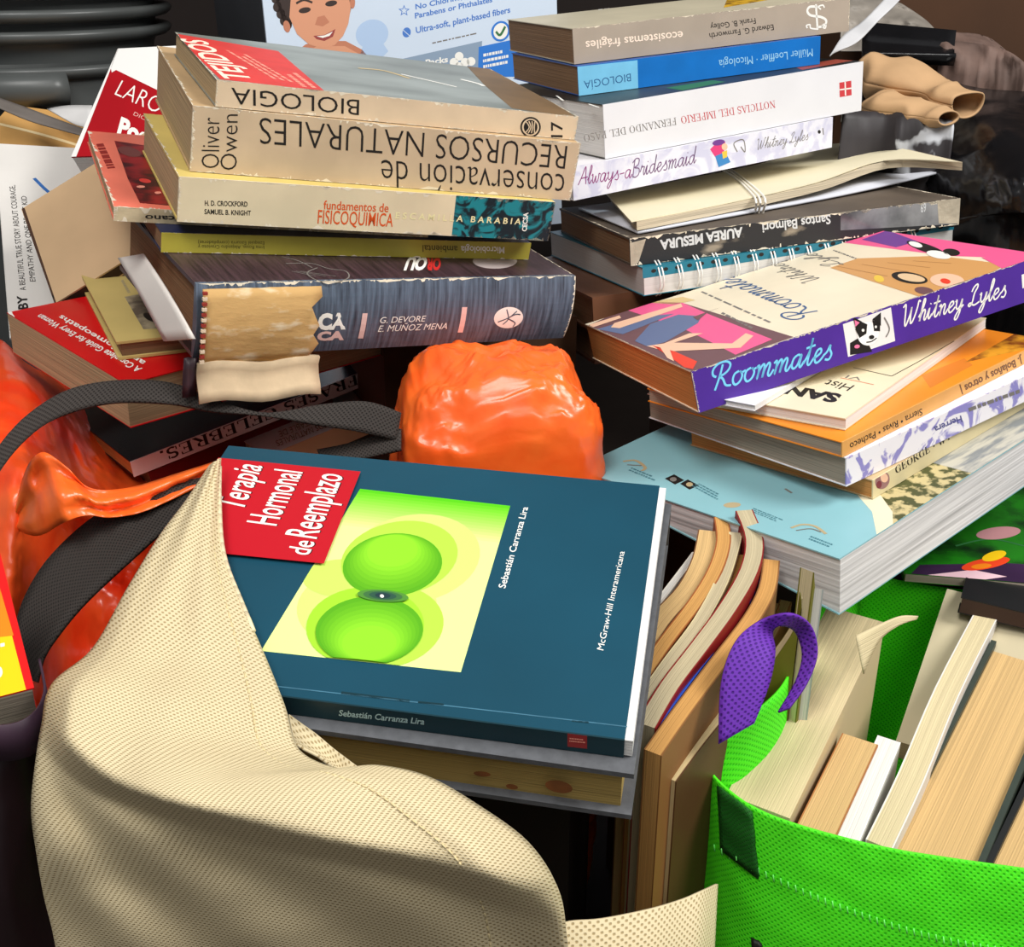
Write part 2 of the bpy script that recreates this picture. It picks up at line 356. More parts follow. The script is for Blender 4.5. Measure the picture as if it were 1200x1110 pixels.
# ------------------------------------------------------------------ books
POSE = {  # bottom-front-left corner, turn, two tilts, length, width, thickness (metres / degrees)
'biologia': (-0.1642,0.6753,0.5941,22.3,5.52,8.11,0.2236,0.1527,0.0144),
'conserv': (-0.1812,0.6712,0.5596,20.57,5.24,8.23,0.2369,0.1858,0.0362),
'fisico': (-0.1879,0.6579,0.5341,22.21,5.44,8.05,0.2316,0.1555,0.0254),
'micro': (-0.2002,0.6616,0.5158,26.24,5.89,7.65,0.2391,0.1648,0.0114),
'quimica': (-0.1777,0.6204,0.4665,31.04,6.44,7.14,0.2515,0.15,0.0433),
'eco': (0.0427,0.8479,0.5999,18.39,-0.94,-4.46,0.2153,0.1418,0.023),
'blue': (0.0459,0.8394,0.5802,19.31,-1.01,-4.47,0.1896,0.1357,0.0193),
'noticias': (0.0617,0.7919,0.5459,28.85,-1.73,-4.25,0.225,0.15,0.0346),
'always': (0.0405,0.7756,0.5218,29.35,-1.77,-4.24,0.2245,0.135,0.0217),
'aurea': (0.0746,0.7251,0.4913,14.49,-4.68,-3.19,0.2325,0.1532,0.0174),
'spiral': (0.0827,0.7179,0.4739,18.25,-4.87,-2.87,0.2294,0.17,0.018),
'roommates': (0.1127,0.6592,0.4182,17.5,-7.48,-11.6,0.2529,0.1781,0.0265),
'san': (0.1924,0.6273,0.4201,48.77,-5.17,-3.16,0.21,0.115,0.0074),
'orange': (0.1878,0.6111,0.4101,38.93,-4.54,-3.99,0.22,0.1551,0.0094),
'purplew': (0.1921,0.6106,0.392,35.63,-4.25,-4.26,0.22,0.1691,0.018),
'george': (0.2105,0.6167,0.3811,40.86,-4.57,-3.87,0.22,0.1399,0.0121),
'cyan': (0.1754,0.5505,0.3703,41.27,-4.54,-3.87,0.28,0.2031,0.0076),
'terapia': (-0.1871,0.4296,0.3799,-10.66,11.62,1.05,0.2365,0.173,0.0103),
'grey': (-0.1958,0.4321,0.3506,-11.24,11.61,1.19,0.25,0.18,0.0287),
'red': (-0.3357,0.752,0.4251,-44.6,-0.38,3.77,0.155,0.2,0.0283),
'yellow': (-0.2388,0.6765,0.4458,26.36,3.44,1.59,0.1,0.1657,0.0117),
'frases': (-0.2545,0.7182,0.3484,41.01,2.46,-6.12,0.2111,0.145,0.0117),
'lazcano': (-0.227,0.6681,0.5323,21.88,5.35,8.08,0.19,0.1827,0.0082),
}
GROWN = dict(eco=1.12, blue=1.12, noticias=1.12, always=1.12, aurea=1.12, spiral=1.12, roommates=.95, san=.95, orange=.95, purplew=.95, george=.95, cyan=.95)
for _k, _g in GROWN.items():   # true size of the two right-hand piles
    _p = POSE[_k]; _c = EYE + (Vector(_p[:3]) - EYE) * _g; POSE[_k] = tuple(_c) + tuple(_p[3:6]) + tuple(x * _g for x in _p[6:])
def posed(key, dx=0, dy=0, dz=0):
    q = POSE[key]; m = Matrix.Rotation(R(q[3]), 4, 'Z') @ Matrix.Rotation(R(q[4]), 4, 'X') @ Matrix.Rotation(R(q[5]), 4, 'Y')
    return Matrix.Translation(Vector(q[:3])) @ m @ Matrix.Translation((dx, dy, dz)), q[6:]
def pose3(A, B, D, T):
    """pose whose top face has corner A, runs along A-B and A-D; the body hangs T below it"""
    x = (B - A); L = x.length; x.normalize(); y = D - A; y -= x * y.dot(x); W = y.length; y.normalize(); z = x.cross(y)
    m = Matrix((x, y, z)).transposed().to_4x4(); m.translation = A - z * T
    return m, (L, W, T)
def pose_y(A, D, L, T, twist=0, drop=0):
    """pose whose left edge runs up from A to D; its cover faces the viewer, turned by twist about that edge"""
    y = (D - A); W = y.length; y.normalize(); x = y.cross(Vector((0, 0, 1))).normalized(); x = Matrix.Rotation(R(twist), 3, y) @ x
    A = A - y * drop; return pose3(A, A + x * L, A + y * (W + drop), T)
class Book:
    def __init__(s, label, pose, cover, spine, pages, side='front', ct=.0006, over=.0, bulge=0, wedge=0, xr=0, ledge=.0008, name='book', cat='book', group=None, back=None, pages_label=None, cover_label=None, spine_label=None, grid=None):
        s.mw, (s.L, s.W, s.T) = pose; s.__dict__.update(label=label, cover=cover, spine=spine, pages=pages, side=side, ct=ct, over=over, wedge=wedge, xr=xr, ledge=ledge, name=name, cat=cat, group=group, back=back or cover, pl=pages_label, cl=cover_label, sl=spine_label, b=bulge)
        L, W, T = s.L, s.W, s.T
        bf = (lambda z: bulge * (1 - (2 * z / T - 1) ** 2)) if bulge else None; s.bf = bf
        s.top = Face(s.mw, 'top', T, (0, L, 0, W)); s.sp = Face(s.mw, 'spine', 0, (0, L, 0, T), bf); s.end = Face(s.mw, 'end', 0, (0, W, 0, T))
    def build(s, worn=None):
        L, W, T, ct, ov = s.L, s.W, s.T, s.ct, s.over
        if worn:
            s.sp.wear(worn[0], worn[1], worn[2], worn[3], int(L * 5000) % 97)
            s.top.wear('b' + worn[0].replace('t', '').replace('b', ''), worn[1], worn[2], worn[3], int(W * 7000) % 89)
        root = empty(s.name, s.label, s.cat, s.mw, s.group); s.root = root
        wd = s.wedge
        fn = (lambda x, y, z: (x, y, z - wd * (1 - y / W) if z < T * .6 else z)) if wd else None
        st = max(ct, .0008)
        y0, y1 = (st, W) if s.side == 'front' else ((0, W - st) if s.side == 'back' else (0, W))
        m = MB(); m.box(0, L, y0, y1, T - ct, T, s.cover); s.top.bake(m); o = m.build('front_cover', root)
        if s.cl: o['label'] = s.cl
        m = MB(); m.box(0, L, y0, y1, 0, ct, s.back, fn); m.build('back_cover', root)
        le = s.ledge
        m = MB(); py0, py1 = (st, W - ov - le) if s.side == 'front' else ((ov, W - st) if s.side == 'back' else (ov, W - ov))
        m.box(ov + le, L - ov - le + s.xr, py0, py1, ct, T - ct, s.pages, fn); s.end.bake(m)
        if s.side != 'front': s.sp.bake(m)
        o = m.build('page_block', root)
        if s.pl: o['label'] = s.pl
        if s.side:
            m = MB()
            if s.side == 'front' and s.bf:
                n = 10; vs = []
                for k in range(n + 1):
                    z = T * k / n; vs += [(0, -s.bf(z), z), (L, -s.bf(z), z)]
                vs += [(0, st, 0), (L, st, 0), (0, st, T), (L, st, T)]; q = 2 * n + 2
                fs = [[2 * k, 2 * k + 1, 2 * k + 3, 2 * k + 2] for k in range(n)] + [[q + 1, q, q + 2, q + 3], [0, q, q + 1, 1], [2 * n, 2 * n + 1, q + 3, q + 2], [2 * k for k in range(n, -1, -1)] + [q, q + 2][0:2], [2 * k + 1 for k in range(n + 1)] + [q + 3, q + 1]]
                m.add(vs, fs, s.spine, False)
            elif s.side == 'front': m.box(0, L, 0, st, 0, T, s.spine)
            else: m.box(0, L, W - st, W, 0, T, s.spine)
            if s.side == 'front': s.sp.bake(m)
            o = m.build('spine', root)
            if s.sl: o['label'] = s.sl
        return root
P_TAN = paged('pages_tan', (196, 168, 128)); P_CREAM = paged('pages_cream', (222, 206, 176)); P_BROWN = paged('pages_brown', (150, 116, 84)); P_WHITE = paged('pages_white', (238, 236, 232), .85)
P_ORANGE = paged('pages_orange', (214, 150, 84)); P_OLD = paged('pages_old', (186, 158, 92), .8); P_GREY = paged('pages_grey', (170, 158, 140))
# ------------------------------------------------------------------ the room
def struct(name, mb, label=None):
    o = mb.build(name); o['kind'] = 'structure'
    if label: o['label'] = label; o['category'] = name.split('_')[0]
    return o
m = MB(); m.box(-2, 2, -.6, 2.2, -.02, 0, M('floor_tile', (58, 48, 42), .55, .3, 8)); struct('floor', m, 'dark worn floor under the piles')
m = MB(); m.box(-2, 2, 2.2, 2.25, 0, 2.4, M('wall_paint', (34, 24, 20), .8, .2, 5)); struct('wall_back', m, 'dark brown wall behind the piles')

# ------------------------------------------------------------------ left stack
CARD = M('bare_cardboard', (190, 160, 116), .9, .3, 30, .6, .1)
b = Book('small tan spined paperback with a red and grey cover, topmost of the left stack', posed('biologia'), M('cover_grey_photo', (150, 156, 150), .35, 0, 9, 0, .5, (1, 3, 1), (96, 100, 92), (.3, .7)), M('spine_tan', (222, 198, 166), .6, .16, 30), P_TAN, group='left stack of books', cover_label='red and grey photo cover')
RED = M('print_red', (216, 62, 56), .5, .12, 60)
f = b.top; f.poly([(203, 39), (326, 60), (384, 110), (330, 101), (258, 93)], RED); f.poly([(540, 70), (580, 80), (677, 138), (600, 127), (568, 100)], M('print_brown', (122, 96, 66), .5, .3, 30)); 
f.pen([(470, 87), (505, 95), (535, 102)], 3, WH); f.pen([(420, 80), (450, 83), (480, 92)], 3, flat('print_straw', (214, 186, 130))); f.pen([(540, 93), (560, 98), (567, 101)], 4, WH)
f.text('TEJIDOS', (297, 95), (240, 48), (264, 92), flat('ink_cream', (250, 228, 208)), .02); f.lines((345, 97), (285, 62), (318, 93), 3, flat('ink_pink', (238, 150, 130)), seed=3); f.lines((372, 104), (345, 84), (350, 102), 2, flat('ink_pink', (238, 150, 130)), seed=5)
f = b.sp; f.text('BIOLOGIA', (421, 117), (271, 102.5), (420.5, 135), K, -.005); f.text('17', (659, 161), (659, 143), (646, 160.7), K, .01)
f.ell((621.7, 149), (12, 1), (-1, 12), K); f.ell((621.7, 149), (10, .8), (-.8, 10), M('spine_tan', (222, 198, 166)), 1); f.ell((621.7, 149), (8, .6), (-.6, 8.5), K, 2)
for k in range(4): f.pen([(616 + k * 3.6, 142), (620 + k * 2, 149), (615 + k * 3.8, 156)], 1.2, M('spine_tan', (222, 198, 166)), 3)
b.build(('tblr', M('worn_paper', (236, 224, 200), .8, .2, 60), 30, 0.0018))
b = Book('thick beige worn book with large black lettering lying under the small biology paperback', posed('conserv'), M('cover_buff', (196, 164, 122), .6, .2, 20), M('spine_buff', (208, 184, 152), .55, .2, 22, .15), P_TAN, group='left stack of books', spine_label='beige spine with large black lettering', ct=.0012)
f = b.sp
f.text('Oliver', (257, 197), (257.5, 138), (236, 196.7), K, -.012); f.text('Owen', (277.5, 199), (279, 134), (258, 199), K, -.012)
f.text('RECURSOS NATURALES', (665, 170.7), (304, 137.3), (661.7, 198.3), K, -.012); f.text('conservación de', (661.7, 204), (446.7, 186.7), (660, 235), K, -.012)
b.build(('tblr', M('worn_paper', (236, 224, 200), .8, .2, 60), 34, 0.0022))
b = Book('cream spined book with orange title and teal marbled patch in the left stack', posed('fisico'), M('cover_straw', (212, 188, 108), .5, .12, 20), M('spine_cream', (226, 210, 176), .5, .14, 24, .15), P_TAN, group='left stack of books', spine_label='cream spine with orange title and teal patch', ct=.0012)
f = b.sp; TEAL = M('print_teal_marble', (22, 128, 138), .4, 0, 60, 0, .5, (1, 1, 1), (10, 30, 38), (.44, .56), 4, 0, 2.5); OR = flat('ink_orange', (214, 84, 28))
f.poly([(535, 226), (655, 236), (646, 284), (529, 279)], TEAL)
f.text('H. D. CROCKFORD', (240, 240.7), (290, 242), (240, 235), K, .015); f.text('SAMUEL B. KNIGHT', (239.5, 250.7), (294, 252.5), (239.5, 245), K, .015)
f.text('fundamentos de', (379, 245), (455, 248.5), (379.5, 235), OR, .008); f.text('FISICOQUIMICA', (372, 261.7), (460, 265.7), (373, 246), OR, .004)
f.text('E S C A M I L L A   B A R A B I A', (463, 256), (610, 263), (464, 249), flat('ink_straw', (232, 222, 170)), .02); f.text('CECSA', (617, 271), (619, 249), (611.7, 271), WH, .03); b.build(('tblr', M('worn_paper', (236, 224, 200), .8, .2, 60), 30, 0.0022))
b = Book('worn salmon paperback with a dark red picture sticking out left under the cream book', posed('lazcano'), M('cover_salmon', (232, 120, 98), .45, .12, 30), M('spine_worn_cream', (214, 196, 160), .7, .4, 50, .6), P_TAN, group='left stack of books', cover_label='salmon cover with dark red picture')
f = b.top; f.poly([(134, 165), (180, 172), (240, 245), (164, 238), (150, 210)], M('print_dark_red', (150, 26, 30), .4, 0, 55, 0, .5, (1, 1, 1), (60, 14, 18), (.4, .6)))
f.ell((152, 178), (13, 2), (2, 6), flat('print_maroon_grey', (112, 60, 56)), 1); f.ell((170, 212), (7, 1), (0, 2.5), RED, 1); f.ell((165, 219), (5, 0), (0, 1.4), flat('ink_pink', (238, 150, 130)), 1); f.ell((185, 226), (4, 0), (0, 1.4), flat('ink_pink', (238, 150, 130)), 1)
f.lines((136, 199), (117, 160), (126, 200), 1, flat('ink_maroon', (140, 40, 34)), seed=2, fill=.9); b.sp.text('Lazcano', (228, 254), (170, 252), (228, 260), K, .02); b.build(('tbl', M('worn_paper', (236, 224, 200), .8, .2, 60), 20, 0.003))
b = Book('thin olive yellow spined book with a dark blue cover in the left stack', posed('micro'), M('cover_navy', (34, 42, 78), .4, .3, 30), M('spine_olive', (178, 166, 62), .5, .12, 40), P_BROWN, group='left stack of books', spine_label='olive yellow spine')
f = b.sp; OLV = flat('ink_olive', (86, 80, 30)); f.text('Microbiología', (591, 289.5), (540, 288.4), (591, 297), WH, .01); f.text('ambiental', (536, 288.3), (495, 287.3), (536, 296), OLV, .01)
f.text('Irma Rosas, Alejandro Cravioto y', (309.7, 288), (232, 287), (309.7, 292), OLV); f.text('Ezequiel Ezcurra (compiladores)', (309.7, 283), (232, 282), (309.7, 287), OLV); b.build(('b', M('worn_paper', (236, 224, 200), .8, .2, 60), 20, 0.0008))
STK = M('spine_streaked', (96, 110, 128), .4, 0, 3, .2, .5, (160, 8, 12), (40, 46, 58), (.32, .74), 5); STP = M('cover_streaked_plum', (74, 52, 60), .35, 0, 3, 0, .5, (160, 10, 10), (36, 24, 32), (.3, .7), 5)
b = Book('thick purple grey textbook with a torn spine showing bare board, bottom of the left stack', posed('quimica'), STP, STK, P_BROWN, bulge=.004, ct=.0025, ledge=.003, over=.002, group='left stack of books', spine_label='streaked blue grey spine with white lettering', cover_label='streaked plum cover')
f = b.sp; PK = flat('ink_rose', (226, 190, 184))
f.text('CA', (369, 383), (402, 382), (370, 366), WH, .06); f.text('CA', (369, 397), (401, 396), (369.5, 387), PK, .06)
for x in (417.5, 534): f.poly([(x + 4, 364.5 - (x - 417) * .06), (x + 10, 364.3 - (x - 417) * .06), (x + 6, 395 - (x - 417) * .06), (x, 395 - (x - 417) * .06)], PK)
f.text('G. DEVORE', (441.7, 376), (495, 374), (442.5, 369), WH, .0, .15); f.text('E. MUÑOZ MENA', (440, 386.7), (520.7, 383.3), (441, 379), WH, 0, .15)
f.ell((592.3, 370), (17, -1.5), (1, 12.7), WH)
for pts in ([(580, 375), (590, 371), (600, 366), (606, 366)], [(586, 378), (592, 371), (590, 360)], [(592, 371), (600, 376), (598, 381)], [(594, 369), (602, 362)]): f.pen(pts, 1.2, STK, 2)
f = b.top; f.pen([(335, 309), (365, 309), (385, 315), (405, 318), (408, 326), (390, 331), (370, 328), (360, 320), (372, 314)], 1.6, GREY); f.pen([(330, 301), (350, 306), (366, 314)], 1.4, GREY); f.ell((580, 306), (26, 0), (0, 9), flat('print_plum_light', (170, 158, 156)))
f.text('QU', (502, 302), (478, 302), (498, 316), WH, .05); f.text('OR', (517, 303), (500, 303), (516, 316), flat('ink_scarlet', (196, 40, 40)), .05)
for k in range(3): f.pen([(342 + k * 5, 318), (370 + k * 12, 324)], 1, GREY)
q = [c_ for c_ in b.build(('tr', M('worn_paper', (236, 224, 200), .8, .2, 60), 40, 0.0016)).children if c_.name.startswith('spine')][0]
# bare torn board and the flap of spine board hanging from it, parts of the same book
inv = b.mw.inverted(); L_, W_, T_ = b.L, b.W, b.T
def sl(u, v): p = b.sp.loc((u, v)); return p.x, p.y
xr = sl(361, 400)[0]
TORN = M('torn_board', (196, 158, 104), .95, 0, 26, .5, .1, (2, 1, 5), (224, 208, 178), (.55, .7), 8)
m = MB(); rnd = random.Random(4); n = 14; rows = []
for i in range(9):
    z = -.002 + (T_ + .001) * i / 8; row = []
    for j in range(n + 1):
        x = .002 + (xr - .002) * j / n + (rnd.uniform(-.004, .004) if j == n else 0)
        row.append(Vector((x, -.0052 - .0042 * (1 - (2 * z / T_ - 1) ** 2) + rnd.uniform(-.0006, .0006), z)))
    rows.append(row)
m.grid(rows, TORN); o = m.build('torn_spine_board', q, .0016); o['label'] = 'bare torn board where the spine cover is missing'
m = MB(); x1 = sl(368, 430)[0]; zz = sl(240, 466)[1]
rows = [[Vector((.001 + (x1 - .001) * j / 10, -.006 + .0025 * math.sin(i * 1.2) - .004 * i / 4, -.001 + (zz + .003) * i / 4 + .0015 * math.sin(j * .9))) for j in range(11)] for i in range(5)]
m.grid(rows, M('pale_board', (214, 190, 156), .9, .25, 40, .5, .1)); o = m.build('hanging_spine_flap', q, .002); o['label'] = 'pale strip of spine board hanging below the book'
m = MB(); m.grid([[Vector((-.006 + .008 * j / 3, -.004 + .001 * math.sin(j * 2 + i), .002 + (zz + .001) * i / 3)) for j in range(4)] for i in range(4)], STP); m.build('torn_cover_scrap', q, .0008)
m = MB()
for k in range(14): m.box(.0005, .003, -.0112, -.0095, .001 + T_ * k / 14.2, .001 + T_ * (k + .55) / 14.2, flat('thread_red', (150, 52, 44)) if k % 2 else flat('thread_cream', (226, 206, 180)))
m.build('headband', q)

# ------------------------------------------------------------------ right stack
b = Book('thick grey beige book with pale symbol, topmost of the right stack', posed('eco'), M('cover_stone', (196, 186, 160), .5, .12, 20), M('spine_stone', (172, 158, 142), .5, .1, 30), P_BROWN, group='right stack of books', spine_label='grey beige spine with a pale symbol')
f = b.sp; CRM = flat('ink_cream', (250, 228, 208))
f.text('ecosistemas frágiles', (800, 36.5), (686, 48.5), (800.5, 46), CRM, .01); f.text('Frank B. Golley', (885, 21), (832, 28.5), (886, 27.5), K, 0); f.text('Edward G. Farnworth', (906, 28.5), (831, 39), (907, 35), K, 0)
f.pen([(956, 5), (957, 20), (958, 35)], 2.2, WH); f.pen([(966, 9), (964, 6), (959, 8), (962, 11)], 1.5, WH); f.pen([(968, 28), (967, 33), (963, 31), (966, 28)], 1.5, WH)
f.pen([(958, 8), (949, 8), (946, 13), (950, 18), (962, 20), (968, 24), (966, 30), (958, 32)], 2.4, WH); f.pen([(946, 33), (945, 30), (949, 29), (950, 33), (957, 34)], 1.5, WH)
f = b.top; f.poly([(848, 9), (900, 0), (985, -8), (1000, -30), (860, -20)], M('print_gold', (214, 166, 40), .5, 0, 90, 0, .4, (1, 1, 1), (120, 84, 20), (.45, .6))); f.lines((700, 12), (790, -2), (702, 7), 2, WH, seed=8); b.build(('tr', M('worn_paper', (236, 224, 200), .8, .2, 60), 30, 0.001))
b = Book('bright blue spined paperback with a pale blue label in the right stack', posed('blue'), M('cover_blue', (40, 84, 160), .4, .2, 20), M('spine_blue', (8, 112, 196), .4, .14, 40), P_BROWN, group='right stack of books', spine_label='bright blue spine with pale blue end')
f = b.sp; f.poly([(670, 79), (747, 70.5), (748, 107), (676, 117)], M('print_sky', (122, 196, 232), .4, .1, 60)); f.text('BIOLOGÍA', (739, 86), (684, 95), (739.5, 95), flat('ink_navy', (40, 92, 140)), -.005); f.text('Müller Loeffler · Micología', (952, 57), (842, 70.5), (952.5, 66), flat('ink_sky', (150, 204, 236)), 0); b.build()
b = Book('thick white spined novel with red title letters under the blue paperback', posed('noticias'), M('cover_charcoal_photo', (54, 58, 54), .4, 0, 14, 0, .5, (1, 1, 1), (20, 22, 22), (.4, .6)), M('spine_white', (226, 226, 229), .4, .05, 20), P_WHITE, group='right stack of books', spine_label='white spine with red title')
f = b.sp; RI = flat('ink_red', (200, 60, 66)); f.serif('NOTICIAS DEL IMPERIO', (908, 117.6), (797.5, 136.5), (909, 126), RI, .8); f.serif('FERNANDO DEL PASO', (792, 137.6), (683.5, 158), (793, 146), GREY, .8)
f.poly([(983.5, 97), (997.5, 94.5), (998, 111.5), (984, 114)], RI); f.poly([(989.5, 96), (991, 96), (991.5, 112), (990, 112)], WH, 1); f.poly([(984, 104.5), (998, 102.5), (998, 104.2), (984, 106)], WH, 1)
f = b.top; f.poly([(780, 103), (835, 94), (850, 96), (800, 106)], flat('print_leaf', (46, 110, 60))); f.poly([(930, 78), (1000, 66), (1005, 70), (940, 82)], flat('print_rust', (150, 66, 50))); f.pen([(690, 122), (702, 126)], 2, WH); f.pen([(652, 112), (660, 118)], 2, WH); b.build()
b = Book('white and lavender patterned paperback with handwritten style title under the white novel', posed('always'), M('cover_white_soft', (236, 234, 238), .4, .06), M('spine_lavender', (224, 224, 234), .4, 0, 30, 0, .4, (1, 1, 1), (200, 200, 222), (.45, .6), 3, 0, 3), P_WHITE, group='right stack of books', spine_label='lavender white spine with purple handwriting')
f = b.sp; PU = flat('ink_plum', (140, 48, 120)); f.hand('Always-a', (677, 217), (741, 208), (677, 196.5), PU, .06); f.hand('Bridesmaid', (741, 208), (816, 191), (741, 187), flat('ink_mauve', (112, 76, 120)), .06); f.hand('Whitney Lyles', (886.6, 175.5), (947, 163.5), (887.5, 163), GREY, .06)
f.poly([(832, 175), (842, 165), (850, 166), (848, 180), (838, 184)], flat('print_magenta', (214, 62, 120))); f.poly([(838, 183), (850, 178), (856, 190), (842, 196)], flat('print_azure', (60, 130, 190)), 1); f.ell((849, 172), (3.5, 0), (0, 4), flat('print_skin', (236, 190, 160)), 2); f.ell((842, 167), (7, -2), (2, 3), flat('print_violet', (110, 60, 140)), 1); f.poly([(846, 178), (852, 176), (852, 184), (847, 186)], flat('print_gold_flat', (226, 190, 70)), 2)
f.pen([(868, 172), (873, 178), (871, 164), (860, 168), (864, 178)], 1, GREY); f.ell((960, 154.5), (1.8, 0), (0, 2.2), K); f.pen([(964, 150), (965, 158)], 1, GREY); b.build()
# loose cream manuscript, bowed up to the right
b_a = Book('black spined worn art book with tape and grey letters, under the cream papers', posed('aurea'), M('cover_scuffed', (96, 84, 72), .6, .4, 20), M('spine_scuffed_black', (40, 40, 42), .5, 0, 26, .3, .4, (1, 1, 2), (150, 138, 120), (.62, .72)), P_BROWN, ct=.0015, group='tied pile on the right', spine_label='scuffed black spine mended with tape')
f = b_a.sp; LT = flat('ink_silver', (206, 208, 208)); f.text('AUREA MESURA', (870, 266.5), (773, 282), (870.5, 277), LT, .04); f.text('Santos Balmori', (973, 251.5), (893, 262.5), (973.5, 262), LT, .02)
f.poly([(985, 245), (1128, 224), (1128, 262), (985, 270)], M('sticky_tape', (150, 150, 150), .15, 0, 20, 0, .8, (1, 1, 1), (70, 72, 74), (.4, .6)), 0); f.text('69', (1085, 238), (1079, 239), (1085, 248), LT, .01)
f.poly([(1098, 228), (1132, 222), (1132, 262), (1100, 262)], M('frayed_cloth', (190, 178, 156), .9, .3, 80, .8), 1); f.poly([(738, 285), (757, 280), (748, 308), (738, 312)], M('frayed_cloth', (190, 178, 156)), 1); b_a.build(('tblr', M('worn_paper', (236, 224, 200), .8, .2, 60), 40, 0.0025))
mw, dm = posed('aurea', 0, 0, POSE['aurea'][8])
def on_aurea(u, v, dz):
    """point at height dz above the black book's upper cover"""
    i = mw.inverted(); o = i @ EYE; d = i.to_3x3() @ ray(u, v); return o + d * ((dz - o.z) / d.z)
# grey laminated cover
p = [on_aurea(u, v, .003) for u, v in ((748, 271), (900, 240), (1097, 207))]
y_ = p[0].y
rows = [[Vector((p[0].x + (p[2].x - p[0].x) * j / 12, p[0].y + (p[2].y - p[0].y) * j / 12 + yy, .0018 + .004 * max(0, (j - 6) / 6) ** 2 + 0 * yy)) for j in range(13)] for yy in (0, .05, .10, .14)]
m = MB(); m.grid(rows, M('laminate', (206, 208, 216), .2, .1, 10)); o = m.build('laminated_sheet', None, .0016); o.matrix_world = mw; tag(o, 'grey laminated sheet lying under the cream papers in the right stack', 'sheet')
root = empty('manuscript', 'cream unbound papers bowing up at the right, under the lavender paperback', 'papers', mw)
pl = [on_aurea(*q, .012) for q in ((746, 256), (850, 236), (960, 217), (1040, 201))]; tip = on_aurea(1128, 190, .026)
base = [(pl[0].x, pl[0].y, 0), (pl[1].x, pl[1].y, 0), (pl[2].x, pl[2].y, .004), (pl[3].x, pl[3].y, .011), (tip.x, tip.y, .0165)]
fr = crom(base, 20)
def sheaf(z0, z1, dx, mat):
    m = MB(); W = .15; lo, hi = [], []
    for i in range(9):
        y = W * i / 8; k = 1 - .1 * i / 8
        lo.append([Vector((p.x + dx + .004 * i, p.y + y, .0035 + z0 + p.z * k)) for p in fr]); hi.append([Vector((q.x, q.y, q.z + z1 - z0)) for q in lo[-1]])
    m.grid(hi, mat); m.grid([r[::-1] for r in lo], mat)
    rim = [r for r in (lo[0], hi[0])]; m.grid(rim, mat, smooth=False); m.grid([hi[-1], lo[-1]], mat, smooth=False)
    m.grid([[r[0] for r in hi], [r[0] for r in lo]], mat, smooth=False); m.grid([[r[-1] for r in lo], [r[-1] for r in hi]], mat, smooth=False); return m
sheaf(0, .006, 0, P_CREAM).build('page_block', root)
sheaf(.0062, .0068, -.004, M('paper_cream', (230, 220, 188), .6, .1, 9)).build('top_sheet', root)
# spiral notebook
b = Book('spiral bound notebook with a teal cover and white wire rings, under the black spined book', posed('spiral'), M('cover_teal', (32, 118, 140), .35, .1), None, M('pages_pearl', (206, 204, 200), .4, .15, 3, 0, .4, (4, 4, 400)), side=None, group='tied pile on the right', name='spiral_notebook', cat='notebook')
b.sp.poly([(750, 312), (1125, 255), (1125, 268), (750, 327)], M('cover_teal', (32, 118, 140)))
for k in range(26): b.sp.ell((766 + k * 14, 317.5 - k * 2.14), (3, -.4), (0, 2.2), K, 1)
r_ = b.build(); wire = flat('wire_white', (236, 236, 232), .25)
for k in range(15):
    for dx in (0, .0026):
        m = MB(); x = .012 + k * .0148 + dx
        m.tube([(x, -.0035 * math.sin(math.pi * t / 10) + .006 * (math.cos(math.pi * t / 10) ** 2), b.T * (.5 - .62 * math.cos(math.pi * t / 10))) for t in range(11)], .0006, wire, 6); m.build('ring', r_)
# two brown hardbacks below
for (dz, dx, dy, col, lab) in ((-.027, -.030, .022, (120, 78, 52), 'brown hardback directly under the spiral notebook'), (-.054, -.026, .034, (88, 56, 40), 'dark brown hardback, lowest of the right stack')):
    mw2, _ = posed('spiral', dx, dy, dz)
    Book(lab, (mw2, (.25, .17, .026)), M('cover_' + lab.split()[0], col, .5, .2), M('cover_' + lab.split()[0], col), P_BROWN, ct=.002, ledge=.003, group='tied pile on the right').build()
# grey wrapped end of the pile beside the notebook
# white string round the tied pile
mwi = mw
def loop(us, name):
    pts = [mw @ on_aurea(u, v, z) for u, v, z in us]; return [tuple(p) for p in crom(pts, 40)]
m = MB()
for dx in (0, 5, 11):
    m.tube(loop([(838 + dx, 193, .0125), (862 + dx * .8, 209, .0122), (880 + dx, 226, .012), (886 + dx, 236, .010), (885 + dx * .8, 250, .0), (884 + dx * .7, 270, -.012), (883 + dx * .7, 291, -.02)], 's'), .0009, flat('string_white', (236, 232, 222), .8), 6)
o = m.build('string'); tag(o, 'thin white string tied round the cream papers and black spined book', 'string')

# ------------------------------------------------------------------ front right pile
PUR = M('spine_purple', (80, 44, 150), .4, .12, 40)
b = Book('purple spined paperback with a cream and pink cover, topmost of the right front pile', posed('roommates'), M('cover_ivory', (238, 224, 196), .4, .08, 20), PUR, P_ORANGE, group='right front pile', cover_label='cream cover with pink drawings', spine_label='purple spine with light blue script', pages_label='orange brown page edges')
f = b.sp
f.poly([(987.7, 380), (1044, 360.3), (1049, 399.6), (993.8, 418.4)], flat('print_paper', (236, 232, 228)))
f.hand('Roommates', (833, 459), (975, 420), (834, 428), flat('ink_aqua', (120, 206, 240)), .085); f.hand('Whitney Lyles', (1057, 382.5), (1179, 347), (1058, 358), WH, .085); f.poly([(1197, 322), (1210, 318), (1211, 335), (1198, 338)], WH, 1)
f.poly([(996, 416), (996, 402), (1006, 396), (1018, 404), (1022, 412)], K, 2); f.ell((1017, 391), (12, -5), (4, 13), flat('print_paper_white', (248, 246, 242)), 3)
